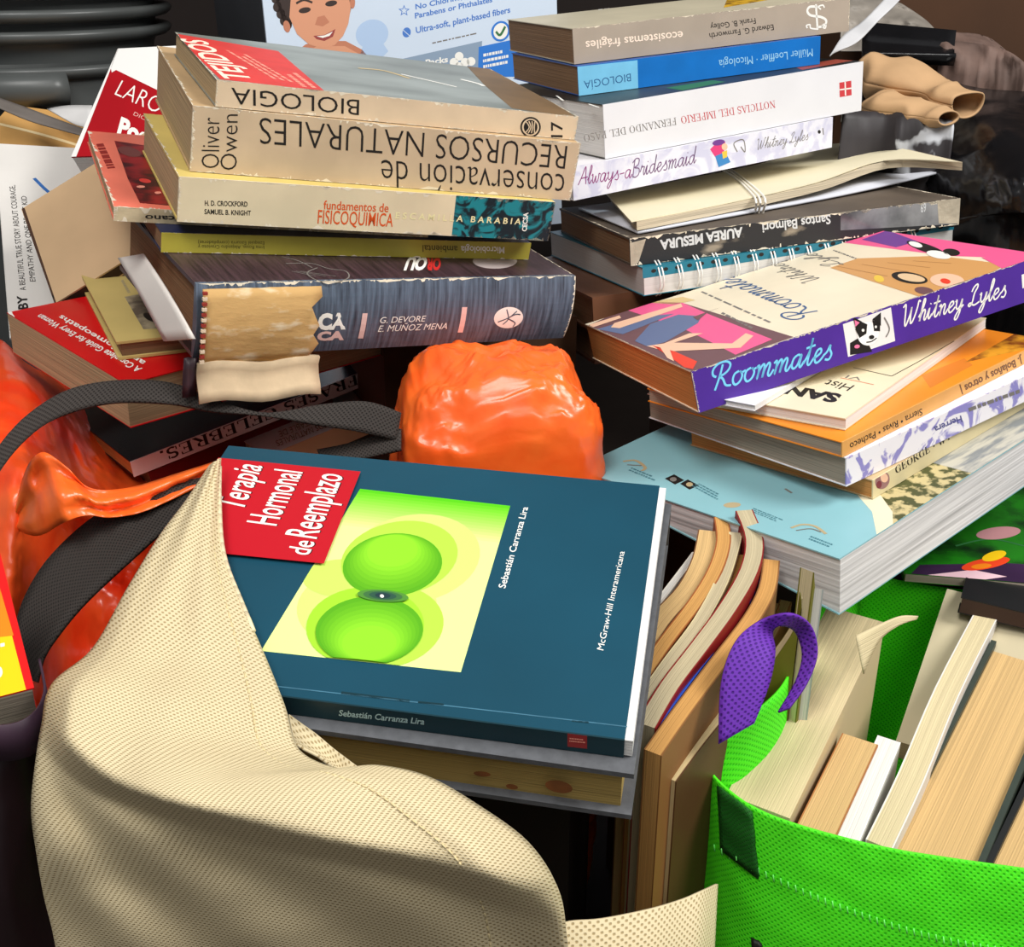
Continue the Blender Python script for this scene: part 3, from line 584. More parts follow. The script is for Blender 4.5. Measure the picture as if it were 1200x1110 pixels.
f.poly([(1003, 387), (999, 371), (1010, 377)], K, 4); f.poly([(1022, 374), (1032, 366), (1032, 382)], K, 4); f.poly([(1002, 386), (1009, 377), (1016, 380), (1015, 391), (1007, 396)], K, 4); f.poly([(1022, 375), (1031, 379), (1031, 388), (1024, 388)], K, 4)
f.ell((1011, 387), (1.6, 0), (0, 1.8), WH, 5); f.ell((1026, 383), (1.4, 0), (0, 1.6), WH, 5); f.ell((1021, 395), (3, -1), (1, 2.2), K, 5); f.pen([(1015, 401), (1021, 400), (1027, 396)], 1.2, K, 5); f.poly([(1002, 383), (1001, 375), (1007, 378)], flat('print_pink', (238, 120, 160)), 5); f.ell((1004, 406), (3, -1), (1, 2), flat('print_pink', (238, 120, 160)), 5); f.pen([(1036, 372), (1042, 385), (1038, 395)], 1.4, GREY, 3)
f = b.top; PKH = flat('print_hot_pink', (232, 92, 142)); SK = flat('print_skin', (244, 216, 194)); JN = flat('print_denim', (96, 110, 146)); BR = flat('print_umber', (110, 76, 80))
f.poly([(688, 382), (733, 362), (790, 352), (930, 395), (810, 436)], BR); f.poly([(733, 363), (765, 354), (800, 355), (832, 369), (905, 398), (862, 416), (835, 402), (800, 385)], PKH, 1); f.poly([(760, 355), (800, 348), (815, 352), (790, 357)], flat('print_straw', (214, 186, 130)), 1)
f.poly([(744, 400), (762, 380), (795, 369), (822, 371), (818, 379), (780, 401), (760, 407)], JN, 2); f.poly([(700, 386), (748, 372), (790, 368), (760, 380), (730, 392)], JN, 2)
f.poly([(716, 384), (720, 379), (798, 356), (800, 360), (726, 385)], SK, 3); f.poly([(690, 381), (726, 370), (728, 373), (695, 384)], SK, 3)
f.poly([(758, 406), (778, 403), (808, 391), (824, 391), (790, 402), (858, 403), (874, 391), (883, 394), (868, 408), (790, 412), (776, 411)], SK, 3); f.poly([(772, 405), (784, 408), (790, 424), (782, 420)], SK, 4)
f.poly([(764, 405), (790, 412), (817, 424), (812, 433), (802, 431), (787, 420)], flat('print_vermilion', (226, 62, 40)), 3)
f.poly([(812, 372), (846, 360), (830, 366), (818, 376)], BR, 4)
f.poly([(985, 284), (1029, 262), (1240, 300), (1228, 304), (1110, 300)], PKH); f.poly([(973, 314), (1005, 303), (1100, 300), (1180, 310), (1150, 326), (1115, 340), (1078, 348)], flat('print_tan', (206, 152, 92)), 1); f.poly([(1150, 302), (1240, 298), (1228, 304), (1180, 318)], PKH, 2)
f.poly([(1010, 281), (1040, 270), (1075, 283), (1050, 290)], flat('print_violet', (110, 60, 140)), 1)
f.ell((1085, 291), (22, 6), (4, 6), K, 3); f.ell((1100, 299), (14, 3), (-2, 4), WH, 4); f.ell((1073, 287), (8, 2), (0, 3), WH, 4); f.ell((1115, 296), (10, 1), (0, 4), K, 4)
f.ell((1066, 326), (21, 4), (-3, 6), K, 3); f.ell((1068, 326), (16, 3), (-2, 4), flat('print_biscuit', (222, 190, 150)), 4); f.ell((1110, 329), (20, 1), (0, 8), SK, 3); f.ell((1108, 330), (6, 1), (0, 3), flat('print_vermilion', (226, 62, 40)), 4); f.ell((1030, 327), (6, 1), (0, 4), flat('print_gold_flat', (226, 190, 70)), 3); f.ell((1083, 341), (11, 2), (-2, 4), flat('print_umber', (110, 76, 80)), 3)
for k in range(4): f.pen([(980 + k * 30, 312 - k * 2), (1040 + k * 25, 324 - k * 5)], 1, flat('print_umber_light', (170, 118, 66)), 2)
BI = flat('ink_denim', (58, 92, 138)); f.hand('Roommates', (962, 366), (856, 323), (930, 377), BI, .075); f.hand('Whitney', (962, 327), (908, 305), (942, 333), GREY, .07); f.hand('Lyles', (990, 310), (945, 293), (972, 315), GREY, .07)
f.lines((905, 378), (820, 340), (900, 380), 1, GREY, seed=4); f.lines((885, 385), (835, 360), (880, 388), 1, GREY, seed=6); f.lines((1005, 303), (975, 292), (1002, 305), 1, GREY, seed=9); b.build(('tl', M('worn_paper', (236, 224, 200), .8, .2, 60), 60, 0.0008))
_i = posed('san')[0].inverted(); _o = _i @ EYE
def on_san(u, v, dz): d = _i.to_3x3() @ ray(u, v); return posed('san')[0] @ (_o + d * ((POSE['san'][8] + dz - _o.z) / d.z))
_a = on_san(884, 475, .0042); _b = on_san(1195, 290, .0042); _n = (posed('san')[0].to_3x3() @ Vector((0, 0, 1))).cross(_b - _a).normalized() * .05
mw2 = pose3(_a, _a + (_b - _a).normalized() * .2, _a + _n, .0036)
bk = Book('thin white booklet sticking out beneath the purple spined paperback', mw2, M('cover_white_soft', (236, 234, 238)), None, P_WHITE, side=None, ct=.0003, name='booklet', cat='booklet', group='right front pile'); bk.build()
b = Book('cream covered thin book with black title lettering, under the white booklet', posed('san'), M('cover_cream', (232, 220, 188), .45, .1, 20), M('cover_cream', (232, 220, 188)), P_WHITE, side='back', group='right front pile', cover_label='cream cover with black lettering')
f = b.top; f.text('SAN', (987, 463), (926, 452), (979, 472), K, .05); f.text('Hist', (1002, 452), (970, 445), (996, 459), K, 0, .2); f.text('VI', (1012, 443), (994, 440), (1008, 446), GREY); f.pen([(985, 443), (1005, 447), (1024, 451)], 1.2, OR); f.pen([(1000, 431), (1045, 441)], 1.4, K); f.pen([(1045, 441), (1080, 422), (1118, 400)], 1.4, K); b.build()
b = Book('orange book with a tan spine and italic lettering, under the cream covered thin book', posed('orange'), M('cover_orange', (238, 142, 36), .4, .12, 20), M('spine_apricot', (226, 164, 88), .45, .12, 30), P_GREY, group='right front pile', spine_label='apricot spine with dark italic lettering')
f = b.sp; f.text('Sierra • Rivas • Pacheco', (1080, 478.5), (995, 520), (1082, 485.5), K, 0, .2); f.text('J. Bolaños y otros |', (1197, 417.5), (1125, 454), (1199, 425.5), flat('ink_umber', (110, 70, 40)), .02)
f = b.top; f.poly([(1130, 425), (1200, 385), (1240, 370), (1240, 395), (1200, 410)], M('print_amber_photo', (214, 150, 40), .4, 0, 60, 0, .4, (1, 1, 1), (120, 60, 20), (.45, .6))); f.poly([(1080, 440), (1130, 420), (1140, 428), (1090, 455)], flat('print_ochre', (206, 120, 40))); b.build()
b = Book('white paperback with lavender marbled spine under the orange book', posed('purplew'), M('cover_white_soft', (236, 234, 238)), M('spine_marbled', (236, 232, 236), .45, 0, 34, 0, .4, (1, 1, 1), (142, 136, 196), (.5, .58), 3, 0, 3.5), P_GREY, group='right front pile', spine_label='white spine with lavender marbling')
b.sp.text('Herrera', (1126, 487), (1094, 500.5), (1128, 494), flat('ink_indigo', (84, 84, 140)), .02); b.sp.lines((1195, 456), (1130, 480), (1197, 464), 1, GREY, seed=3); b.build()
b = Book('paperback with a narrow cream spine and small portrait, directly on the large pale blue book', posed('george'), M('cover_tan_soft', (202, 176, 132), .5, .1), M('spine_parchment', (218, 204, 160), .5, .15, 30), P_ORANGE, group='right front pile', spine_label='cream spine with serif capitals')
f = b.sp; f.serif('GEORGE * WY', (1050, 555.5), (1115, 513.5), (1048.5, 547), K, 1.1); f.ell((1034, 563), (8, -5), (3, 9), flat('print_dusk', (150, 110, 110))); f.ell((1036, 560), (4, -2), (2, 5), flat('print_skin', (244, 216, 194)), 1); f.ell((1030, 568), (3, -2), (1, 4), flat('print_wine', (120, 44, 60)), 1); b.build()
b = Book('large pale blue paperback with splayed white pages, bottom of the right front pile', posed('cyan'), M('cover_cyan', (138, 188, 196), .35, .08, 14), M('cover_cyan', (138, 188, 196)), paged('pages_splayed', (236, 234, 232), .7, 2, 420), side='back', wedge=.026, ct=.0008, group='right front pile', cover_label='pale blue cover with a photo of leaves', pages_label='splayed white pages')
f = b.top; f.poly([(984, 661), (1014, 655), (1030, 640), (1022, 600), (1000, 575), (1100, 470), (1240, 420), (1240, 500)], flat('print_parchment', (226, 218, 188)))
f.poly([(1047, 622), (1046, 600), (1028, 575), (1083, 540), (1145, 556), (1100, 590)], M('print_leaves', (196, 180, 130), .4, 0, 150, 0, .4, (1, 1, 1), (70, 74, 36), (.45, .55)), 1); f.poly([(1083, 540), (1145, 557), (1240, 498), (1240, 440), (1180, 470)], M('print_stone_photo', (190, 186, 172), .4, 0, 40, 0, .4, (1, 6, 1), (130, 134, 136), (.4, .6)), 1)
GD = flat('print_khaki', (176, 160, 124)); f.pen([(927, 619), (940, 615), (955, 617), (968, 626)], 4, GD); f.pen([(933, 622), (950, 620), (962, 624)], 2, GREY, 2); f.pen([(730, 541), (745, 540), (756, 548), (752, 552)], 4, GD); f.pen([(735, 545), (752, 546)], 2, GREY, 2)
f.poly([(779, 561), (790, 556), (802, 563), (791, 568)], K); f.poly([(797, 567), (806, 562), (819, 569), (808, 574)], K); f.ell((789, 562), (4, 0), (0, 2.5), GREY, 1); f.ell((808, 568), (4, 0), (0, 2.5), GD, 1)
TX = flat('ink_slate', (70, 120, 132)); f.lines((818, 566), (850, 583), (808, 570), 3, TX, seed=2); f.lines((882, 595), (922, 611), (876, 599), 3, TX, seed=5); f.lines((950, 628), (976, 638), (945, 633), 2, TX, seed=7); f.lines((740, 548), (775, 562), (734, 552), 2, TX, seed=8); f.ell((858, 592), (10, -1), (2, 3), GD); f.pen([(920, 573), (928, 578)], 3, GREY); b.build()
# ------------------------------------------------------------------ front: blue medical book on a grey hardback
GRC = M('cover_slate_cloth', (92, 94, 98), .6, .2, 200, .2)
TB = M('cover_petrol', (20, 72, 92), .45, .18, 9, .05, .3)
b = Book('blue textbook with a red title label and green square picture, lying on the grey hardback', posed('terapia'), TB, M('spine_petrol', (10, 50, 60), .45, .15, 30), P_WHITE, xr=.0042, cover_label='petrol blue cover with red label and green picture', spine_label='dark petrol spine with small white lettering')
f = b.top; CR = flat('print_crimson', (186, 6, 30), .5); f.poly([(250, 539), (423, 556), (380, 664), (200, 646)], CR, 30)
DK = flat('ink_shadow', (70, 8, 20))
for dx, mat, ly in ((1.6, DK, 31), (0, WH, 32)):
    f.text('Terapia', (285 + dx, 602), (308 + dx, 550), (253 + dx, 595), mat, .01, 0, ly); f.text('Hormonal', (324 + dx, 620), (355 + dx, 557), (290 + dx, 615.4), mat, .01, 0, ly)
    f.text('Reemplazo', (371 + dx, 635.4), (402.5 + dx, 560.8), (335 + dx, 630), mat, .01, 0, ly); f.text('de', (362 + dx, 655), (369.5 + dx, 639), (337 + dx, 651), mat, .01, 0, ly)
SQ = [(422, 573), (598, 593), (540, 788), (306, 763)]
def sq(a, c): t = [SQ[0][k] + (SQ[1][k] - SQ[0][k]) * a for k in (0, 1)]; q_ = [SQ[3][k] + (SQ[2][k] - SQ[3][k]) * a for k in (0, 1)]; return (t[0] + (q_[0] - t[0]) * c, t[1] + (q_[1] - t[1]) * c)
NS = 14
for k in range(NS):
    t_ = k / (NS - 1); c_ = tuple(int(a + (b_ - a) * t_ ** .8) for a, b_ in zip((84, 198, 10), (228, 246, 150)))
    y0 = k * .017; y1 = 1 if k == NS - 1 else y0 + .017
    f.poly([sq(0, y0), sq(1, y0), sq(1, y1), sq(0, y1)], flat('print_lime_%s' % 'abcdefghijklmnop'[k], c_))
def lobe(c, a, b_, cols, ly):
    for i, cc in enumerate(cols):
        q = 1 - .16 * i; f.ell((c[0], c[1]), (a[0] * q, a[1] * q), (b_[0] * q, b_[1] * q), flat('print_green_%d_%d_%d' % cc, cc), ly + i, 40, SQ)
lobe((484, 655), (76, 6), (-20, 52), [(206, 236, 120)], 1); lobe((430, 712), (80, 8), (-18, 50), [(206, 236, 120)], 2)
lobe((404, 678), (48, 4), (-10, 22), [(196, 232, 100)], 3); lobe((468, 655), (66, 4), (-18, 44), [(176, 224, 70)], 4); lobe((452, 735), (66, 6), (-16, 48), [(176, 224, 70)], 5)
lobe((428, 735), (68, 6), (-12, 46), [(158, 216, 46)], 6)
GR = [(84, 166, 18), (92, 173, 20), (100, 180, 23), (108, 188, 26), (116, 195, 29), (124, 202, 32), (132, 209, 35), (140, 215, 38)]
for i, cc in enumerate(GR):
    q = 1 - .07 * i; f.ell((460, 663 - 2.2 * i), (57 * q, 4 * q), (-12 * q, 37 * q), flat('print_disc_%d' % cc[0], cc), 7 + i, 40, SQ); f.ell((433, 741 + 2.2 * i), (62 * q, 5 * q), (-11 * q, 40 * q), flat('print_disc_%d' % cc[0], cc), 15 + i, 40, SQ)
for k, (a, h, cc) in enumerate(((30, 7, (78, 138, 50)), (23, 5.6, (58, 108, 58)), (16, 4.2, (40, 82, 64)), (9, 3, (26, 54, 60)))): f.ell((449, 701), (a, a * .08), (-.5, h), flat('print_node_%d' % cc[0], cc), 24 + k)
f.ell((448, 702), (2.4, .3), (0, 2), WH, 29)
f.text('Sebastián Carranza Lira', (592, 690), (619, 595), (584, 688.5), WH, .01); f.text('McGraw-Hill Interamericana', (707, 762.7), (732, 647), (699.5, 761), WH, .0)
sc_ = M('print_scuff', (70, 122, 146), .5, .3, 90)
f.pen([(292, 801), (450, 819), (600, 836), (735, 852)], 1.6, sc_); f.pen([(400, 812), (440, 817), (480, 822)], 4, M('spine_petrol', (10, 50, 60))); f.pen([(490, 823), (520, 826)], 3, M('spine_petrol', (10, 50, 60))); f.pen([(670, 845), (690, 847)], 2.5, M('spine_petrol', (10, 50, 60)))
f = b.sp; f.text('Sebastián Carranza Lira', (397, 838.5), (497, 849), (398, 832), flat('ink_pale_teal', (176, 206, 206)), .02); f.poly([(665, 858.5), (688, 861), (688, 877.5), (665, 875)], flat('print_brick', (150, 40, 40))); f.lines((667, 869), (687, 871), (667, 863), 2, flat('ink_pink', (238, 150, 130)), seed=3); b.build()
b = Book('grey cloth hardback with yellowed pages lying under the blue textbook', posed('grey'), GRC, GRC, P_OLD, side='back', ct=.0028, over=.004, ledge=.001, pages_label='yellowed stained page edges')
f = b.sp; ST = M('stain_brown', (140, 84, 40), .8, .4, 90); f.ell((655, 922), (16, 3), (-1, 7), ST); f.ell((565, 907), (10, 1), (0, 3), ST); f.ell((600, 922), (7, 1), (0, 3), ST); b.build()

# ------------------------------------------------------------------ books standing in the bags
def standing(name, label, path, th, h, cov, pages, spine_end=None, cat='book', group=None, over=0, ctk=.0007, cov2=None, pl=None):
    """an upright book seen from above: its top edge follows path (near to far), th thick, h tall"""
    P = crom(path, max(8, 4 * (len(path) - 1))); N = len(P); nrm = []
    for i in range(N):
        t = P[min(i + 1, N - 1)] - P[max(i - 1, 0)]; t.z = 0; t.normalize(); nrm.append(Vector((t.y, -t.x, 0)))
    base = Vector((P[0].x, P[0].y, P[0].z - h))
    root = empty(name, label, cat, Matrix.Translation(base), group)
    def slab(o0, o1, dz, mat, nm, hh=h, e=0):
        m = MB(); A, B, A2, B2 = [], [], [], []
        for i in range(N):
            p = P[i] - base
            if e and i == 0: p = p - (P[1] - P[0]).normalized() * e
            if e and i == N - 1: p = p + (P[-1] - P[-2]).normalized() * e
            a = p + nrm[i] * o0; c = p + nrm[i] * o1; a.z += dz; c.z += dz; A.append(a); B.append(c); A2.append(Vector((a.x, a.y, a.z - hh))); B2.append(Vector((c.x, c.y, c.z - hh)))
        m.grid([B, A], mat, smooth=False); m.grid([A, A2], mat); m.grid([B2, B], mat); m.grid([[A2[0], A[0]], [B2[0], B[0]]], mat, smooth=False); m.grid([[A[-1], A2[-1]], [B[-1], B2[-1]]], mat, smooth=False)
        return m.build(nm, root)
    ea = ctk
    o = slab(-th / 2 + ea, th / 2 - ea, -over, pages, 'page_block', h - .001 - over)
    if pl: o['label'] = pl
    slab(-th / 2, -th / 2 + ea, 0, cov, 'front_cover', h, over); slab(th / 2 - ea, th / 2, 0, cov2 or cov, 'back_cover', h, over)
    if spine_end is not None:
        i, j = (0, 1) if spine_end == 'near' else (N - 1, N - 2)
        d = (P[i] - P[j]).normalized() * .0012; m = MB(); p = P[i] - base; q = p + d
        vs = [p + nrm[i] * (-th / 2), p + nrm[i] * (th / 2), q + nrm[i] * (th / 2), q + nrm[i] * (-th / 2)]; vs += [Vector((v.x, v.y, v.z - h)) for v in vs]
        m.add(vs, [[0, 1, 2, 3], [7, 6, 5, 4], [0, 4, 5, 1], [1, 5, 6, 2], [2, 6, 7, 3], [3, 7, 4, 0]], cov); m.build('spine', root)
    return root
def SP(name, col):
    """leaf lines running along the top of an upright page block (from its UVs, metres)"""
    m = bpy.data.materials.new(name); m.use_nodes = True; nt = m.node_tree; L = nt.links.new; b = nt.nodes['Principled BSDF']; b.inputs['Roughness'].default_value = .85; b.inputs['Specular IOR Level'].default_value = .15
    uv = nd(nt, 'ShaderNodeUVMap'); mp = nd(nt, 'ShaderNodeMapping'); mp.inputs['Scale'].default_value = (4, 1500, 1); no = nd(nt, 'ShaderNodeTexNoise'); no.inputs['Scale'].default_value = 1; no.inputs['Detail'].default_value = 3
    cr = nd(nt, 'ShaderNodeValToRGB'); cr.color_ramp.elements[0].position = .3; cr.color_ramp.elements[1].position = .72; cr.color_ramp.elements[0].color = C(tuple(x * .82 for x in col)); cr.color_ramp.elements[1].color = C(col)
    L(uv.outputs[0], mp.inputs[0]); L(mp.outputs[0], no.inputs['Vector']); L(no.outputs['Fac'], cr.inputs[0]); L(cr.outputs[0], b.inputs['Base Color'])
    bp = nd(nt, 'ShaderNodeBump'); bp.inputs['Strength'].default_value = .4; bp.inputs['Distance'].default_value = .001; L(no.outputs['Fac'], bp.inputs['Height']); L(bp.outputs[0], b.inputs['Normal']); MATS[name] = m; return m
S_TAN = SP('leaves_tan', (214, 178, 122)); S_ORG = SP('leaves_amber', (208, 156, 90)); S_CRM = SP('leaves_cream', (222, 206, 164)); S_GRY = SP('leaves_grey', (196, 182, 148)); S_WHT = SP('leaves_white', (238, 234, 226)); S_BRN = SP('leaves_brown', (150, 104, 50)); S_OLD = SP('leaves_old', (212, 190, 140))
def zp(*q, k=1):   # picture points with heights, listed near -> far
    return [EYE + (atz(u, v, z) - EYE) * k for u, v, z in q]
GB = 'magazines standing in the beige bag'
standing('magazine', 'white edged magazine, furthest left of those standing in the beige bag', zp((748, 742, .338), (772, 705, .345), (797, 672, .352), (815, 648, .357), k=.95), .004, .30, flat('cover_chalk', (236, 230, 216)), S_WHT, None, 'magazine', GB)
standing('magazine', 'tan paged magazine with a squared far end, beside the white edged magazine', zp((742, 778, .336), (772, 728, .345), (806, 690, .352), (824, 655, .36), (831, 622, .366), k=.95), .012, .30, flat('cover_cocoa', (110, 74, 44)), S_TAN, None, 'magazine', GB)
standing('magazine', 'amber paged magazine, tallest in front of the squared tan one', zp((748, 800, .335), (780, 752, .343), (815, 706, .352), (838, 668, .36), (848, 634, .366), (845, 606, .371), k=.95), .008, .30, flat('cover_rust', (150, 84, 40)), S_ORG, None, 'magazine', GB)
standing('magazine', 'pale grey cream booklet with a rounded tip, right of the amber paged magazine', zp((752, 822, .334), (785, 775, .342), (820, 728, .35), (846, 680, .358), (859, 640, .365), (862, 624, .368), k=.95), .007, .30, flat('cover_sand', (206, 192, 150)), S_GRY, None, 'magazine', GB)
standing('magazine', 'short brown magazine tucked behind the pale cream booklet', zp((790, 792, .338), (835, 728, .348), (862, 682, .355), (868, 650, .36), k=.95), .006, .30, flat('cover_umber', (84, 54, 30)), S_BRN, None, 'magazine', GB)
standing('magazine', 'tall S curved magazine with a dark red cover, reaching furthest over the pale blue book', zp((757, 850, .332), (785, 803, .339), (820, 757, .347), (853, 712, .356), (878, 668, .364), (884, 632, .37), (872, 598, .377), k=.95), .010, .30, flat('cover_oxblood', (128, 20, 22)), S_GRY, None, 'magazine', GB)
standing('magazine', 'glossy blue covered magazine behind the S curved one', zp((766, 846, .331), (806, 792, .338), (844, 742, .345), (872, 702, .352), (886, 670, .357), k=.95), .007, .30, M('cover_cobalt', (44, 82, 190), .2, .1), M('leaves_blue', (40, 72, 170), .25, .3, 30), None, 'magazine', GB)
standing('magazine', 'orange paged thick magazine with a slanted tip, next to the glossy blue one', zp((765, 882, .329), (800, 832, .335), (842, 776, .343), (880, 726, .35), (899, 690, .357), (904, 656, .363), k=.95), .009, .30, flat('cover_chestnut', (134, 90, 48)), S_ORG, None, 'magazine', GB)
standing('magazine', 'brown edged magazine directly right of the orange paged one', zp((800, 872, .33), (845, 810, .337), (885, 752, .344), (906, 706, .35), k=1.05), .008, .30, flat('cover_clay', (160, 104, 56)), S_TAN, None, 'magazine', GB)
standing('magazine', 'tan magazine with a rounded stub end beside the purple handle', zp((820, 872, .328), (870, 800, .336), (905, 740, .343), (921, 704, .348), k=1.05), .007, .30, flat('cover_clay', (160, 104, 56)), S_TAN, None, 'magazine', GB)
standing('magazine', 'thick old tan paged magazine at the front right of the beige bag', zp((774, 908, .325), (805, 867, .33), (842, 822, .336), (878, 778, .341)), .017, .29, flat('cover_umber', (84, 54, 30)), S_OLD, None, 'magazine', GB)
standing('magazine', 'olive covered magazine with a looped cream tip behind the purple handle', zp((866, 828, .318), (892, 788, .332), (925, 742, .356), (944, 700, .378), (946, 668, .395)), .008, .28, flat('cover_olive', (110, 108, 30)), S_CRM, None, 'magazine', GB)
standing('magazine', 'grey white magazine, rightmost of those in the beige bag', zp((885, 805, .318), (922, 768, .33), (950, 722, .358), (958, 690, .385)), .006, .28, flat('cover_fog', (170, 178, 176)), S_WHT, None, 'magazine', GB)
for x_, lab_, c_ in ((-.10, 'dark upright book deep in the beige bag, left of three under the grey hardback', (40, 26, 22)), (-.04, 'dark upright book deep in the beige bag, middle of three under the grey hardback', (56, 30, 22)), (.015, 'dark upright book deep in the beige bag, right of three under the grey hardback', (34, 28, 26))):
    standing('book', lab_, [Vector((x_ - .01, .475, .335)), Vector((x_, .53, .343)), Vector((x_ + .01, .60, .355))], .05, .33, flat('cover_dusk_%d' % c_[0], c_), S_BRN, 'near', 'book', 'dark books inside the beige bag')
GG = 'books standing in the green bag'
standing('book', 'thick old hardback with a spotted cream page block, leftmost in the green bag', zp((888, 945, .290), (1003, 720, .328)), .033, .26, flat('cover_bone', (210, 190, 150)), SP('leaves_ivory', (226, 206, 162)), None, 'book', GG)
standing('book', 'small tan paged paperback with rounded top in the green bag', zp((956, 975, .286), (1008, 866, .297)), .019, .2, flat('cover_clay', (160, 104, 56)), S_TAN, None, 'book', GG)
standing('book', 'small bright white book beside the rounded tan paperback', zp((992, 983, .285), (1042, 866, .297)), .012, .2, WH, S_WHT, None, 'book', GG)
standing('book', 'white paged thin paperback with fanned leaves reaching far back in the green bag', zp((1030, 990, .285), (1068, 910, .296), (1110, 810, .308), (1157, 718, .318)), .013, .24, flat('cover_mist', (220, 216, 210)), S_CRM, None, 'book', GG)
DG = M('cover_bottle', (52, 62, 54), .5, .2, 60)
standing('book', 'dark green hardback with thick tan pages in the green bag', zp((1092, 1010, .282), (1204, 768, .308)), .042, .25, DG, S_TAN, None, 'book', GG, .004, .003)
standing('book', 'black covered hardback at the right frame edge of the green bag', zp((1203, 1040, .281), (1302, 812, .3)), .040, .25, flat('cover_jet', (24, 26, 26)), S_TAN, None, 'book', GG, .004, .003)

# ------------------------------------------------------------------ green bag
GRN = woven('cloth_green', (84, 240, 30), (44, 206, 14), .0032, .6, .5, .0); GRI = GRN
def cloth(rows, n, mth, amp=.0, seed=0, frq=30):
    rr = [crom(r, n[0]) for r in rows]; cols = [crom([r[j] for r in rr], n[1]) for j in range(n[0] + 1)]
    out = [[cols[j][i].copy() for j in range(n[0] + 1)] for i in range(n[1] + 1)]
    if amp:
        for i, r in enumerate(out):
            for j, p in enumerate(r):
                k = noise.fractal(p * frq + Vector((seed, seed * 2, 0)), .8, 2.1, 4); r[j] = p + (EYE - p).normalized() * amp * k
    mth.grid(out, GRN if mth is None else mth.cur)
    return out
bag = empty('shopping_bag', 'bright green cloth shopping bag full of upright books with a purple handle', 'bag', Matrix.Translation((0, 0, 0)))
rim = zp((820, 886, .305), (842, 915, .304), (880, 944, .303), (940, 968, .302), (1037, 993, .300), (1130, 1008, .299), (1215, 1020, .297), (1300, 1035, .296))
m = MB(); m.cur = GRN
def drop(P, z, out): return [Vector((p.x + out * .45, p.y - out, z)) for p in P]
front = cloth([rim, drop(rim, .275, .006), drop(rim, .235, .012), drop(rim, .16, .016), drop(rim, .06, .010), drop(rim, .005, .0)], (60, 50), m, .0022, 3, 22)
left = zp((820, 886, .305), (845, 868, .318), (880, 838, .328), (915, 806, .332), (933, 770, .330), (952, 718, .320), (1008, 674, .31))
cloth([left, drop(left, .26, .004), drop(left, .15, .006), drop(left, .005, 0)], (40, 20), m, .0015, 5, 22)
back = zp((1008, 674, .31), (1037, 677, .31), (1075, 684, .308), (1117, 690, .306), (1200, 700, .305), (1330, 720, .305))
cloth([back, drop(back, .26, 0), drop(back, .15, 0), drop(back, .005, 0)], (30, 16), m, .001, 6, 22)
body = m.build('bag_body', bag, .0012)
# sewn end of the handle and the stitch line on the front panel
def on_front(u, v):
    r = ray(u, v); best = None
    for row in front:
        for p in row:
            d = (p - EYE); t = d.dot(r) / r.dot(r); e = (EYE + r * t - p).length
            if best is None or e < best[0]: best = (e, t, p)
    return EYE + r * (best[1] - .0016)
def patch(us, vs_, mat, name, par, fn, nx=8, ny=8, th=.0012):
    m = MB(); q = us
    rows = [[fn(*[(q[0][k] + (q[1][k] - q[0][k]) * j / nx) * (1 - i / ny) + (q[3][k] + (q[2][k] - q[3][k]) * j / nx) * (i / ny) for k in (0, 1)]) for j in range(nx + 1)] for i in range(ny + 1)]
    m.grid(rows, mat); return m.build(name, par, th)
patch([(841, 921), (882, 952), (889, 1030), (845, 996)], None, woven('cloth_dark_green', (22, 96, 22), (14, 64, 14), .0024), 'handle_patch', body, on_front)['label'] = 'dark green sewn square where the handle is fixed'
m = MB(); STI = flat('stitch_green', (120, 240, 110))
for k in range(46):
    t = k / 45; u = 828 + t * 390; v = 985 + 128 * (1 - (1 - t) ** 1.7)
    p = on_front(u, v); q = on_front(u + 1, v + 8); m.tube([p, (p + q) / 2, q], .00035, STI, 5)
m.build('stitching', body)
patch([(880, 1098), (893, 1104), (892, 1125), (882, 1122)], None, K, 'print_mark', body, on_front, 3, 3, .0006)
PRP = woven('cloth_purple', (96, 38, 160), (60, 16, 116), .0034, .6, .6)
def ribbon(e1, e2, mat, name, par, th=.0014, n=48, k=6):
    a = crom([at(*q) for q in e1], n); c = crom([at(*q) for q in e2], n)
    m = MB(); m.grid([[a[j] + (c[j] - a[j]) * (i / k) for j in range(n + 1)] for i in range(k + 1)], mat); return m.build(name, par, th)
ribbon([(842, 872, 0.545), (845, 800, 0.548), (862, 752, 0.553), (890, 728, 0.561), (925, 719, 0.555), (950, 733, 0.565), (958, 765, 0.567), (946, 800, 0.565), (925, 830, 0.561)],
       [(884, 848, 0.545), (902, 800, 0.550), (908, 765, 0.557), (905, 742, 0.565), (916, 733, 0.559), (932, 741, 0.569), (940, 768, 0.571), (932, 800, 0.569), (912, 835, 0.563)], PRP, 'handle', bag)['label'] = 'purple cloth handle loop'

# ------------------------------------------------------------------ beige bag
BEI = woven('cloth_beige', (214, 198, 160), (164, 142, 100), .0035, .7, .6)
bag = empty('tote_bag', 'large beige cloth tote bag with black straps slumped under the blue textbook', 'bag', Matrix.Translation((0, 0, 0)))
hem = [(258, 537, 0.618), (257, 585, 0.592), (262, 650, 0.557), (284, 710, 0.527), (310, 770, 0.499), (333, 828, 0.474), (350, 880, 0.456), (400, 903, 0.443), (440, 898, 0.443), (500, 911, 0.442), (560, 945, 0.441), (618, 988, 0.443), (652, 1040, 0.452), (664, 1095, 0.469), (670, 1180, 0.504)]
lef = [(246, 546, 0.616), (218, 588, 0.590), (188, 628, 0.567), (150, 690, 0.534), (110, 760, 0.501), (62, 802, 0.480), (50, 850, 0.472), (42, 900, 0.468), (38, 950, 0.468), (44, 1000, 0.470), (52, 1050, 0.484), (62, 1090, 0.494), (70, 1130, 0.504), (76, 1160, 0.514), (80, 1200, 0.524)]
A = crom([at(*q) for q in hem], 84); B = crom([at(*q) for q in lef], 84)
m = MB(); rows = []; NC = 64
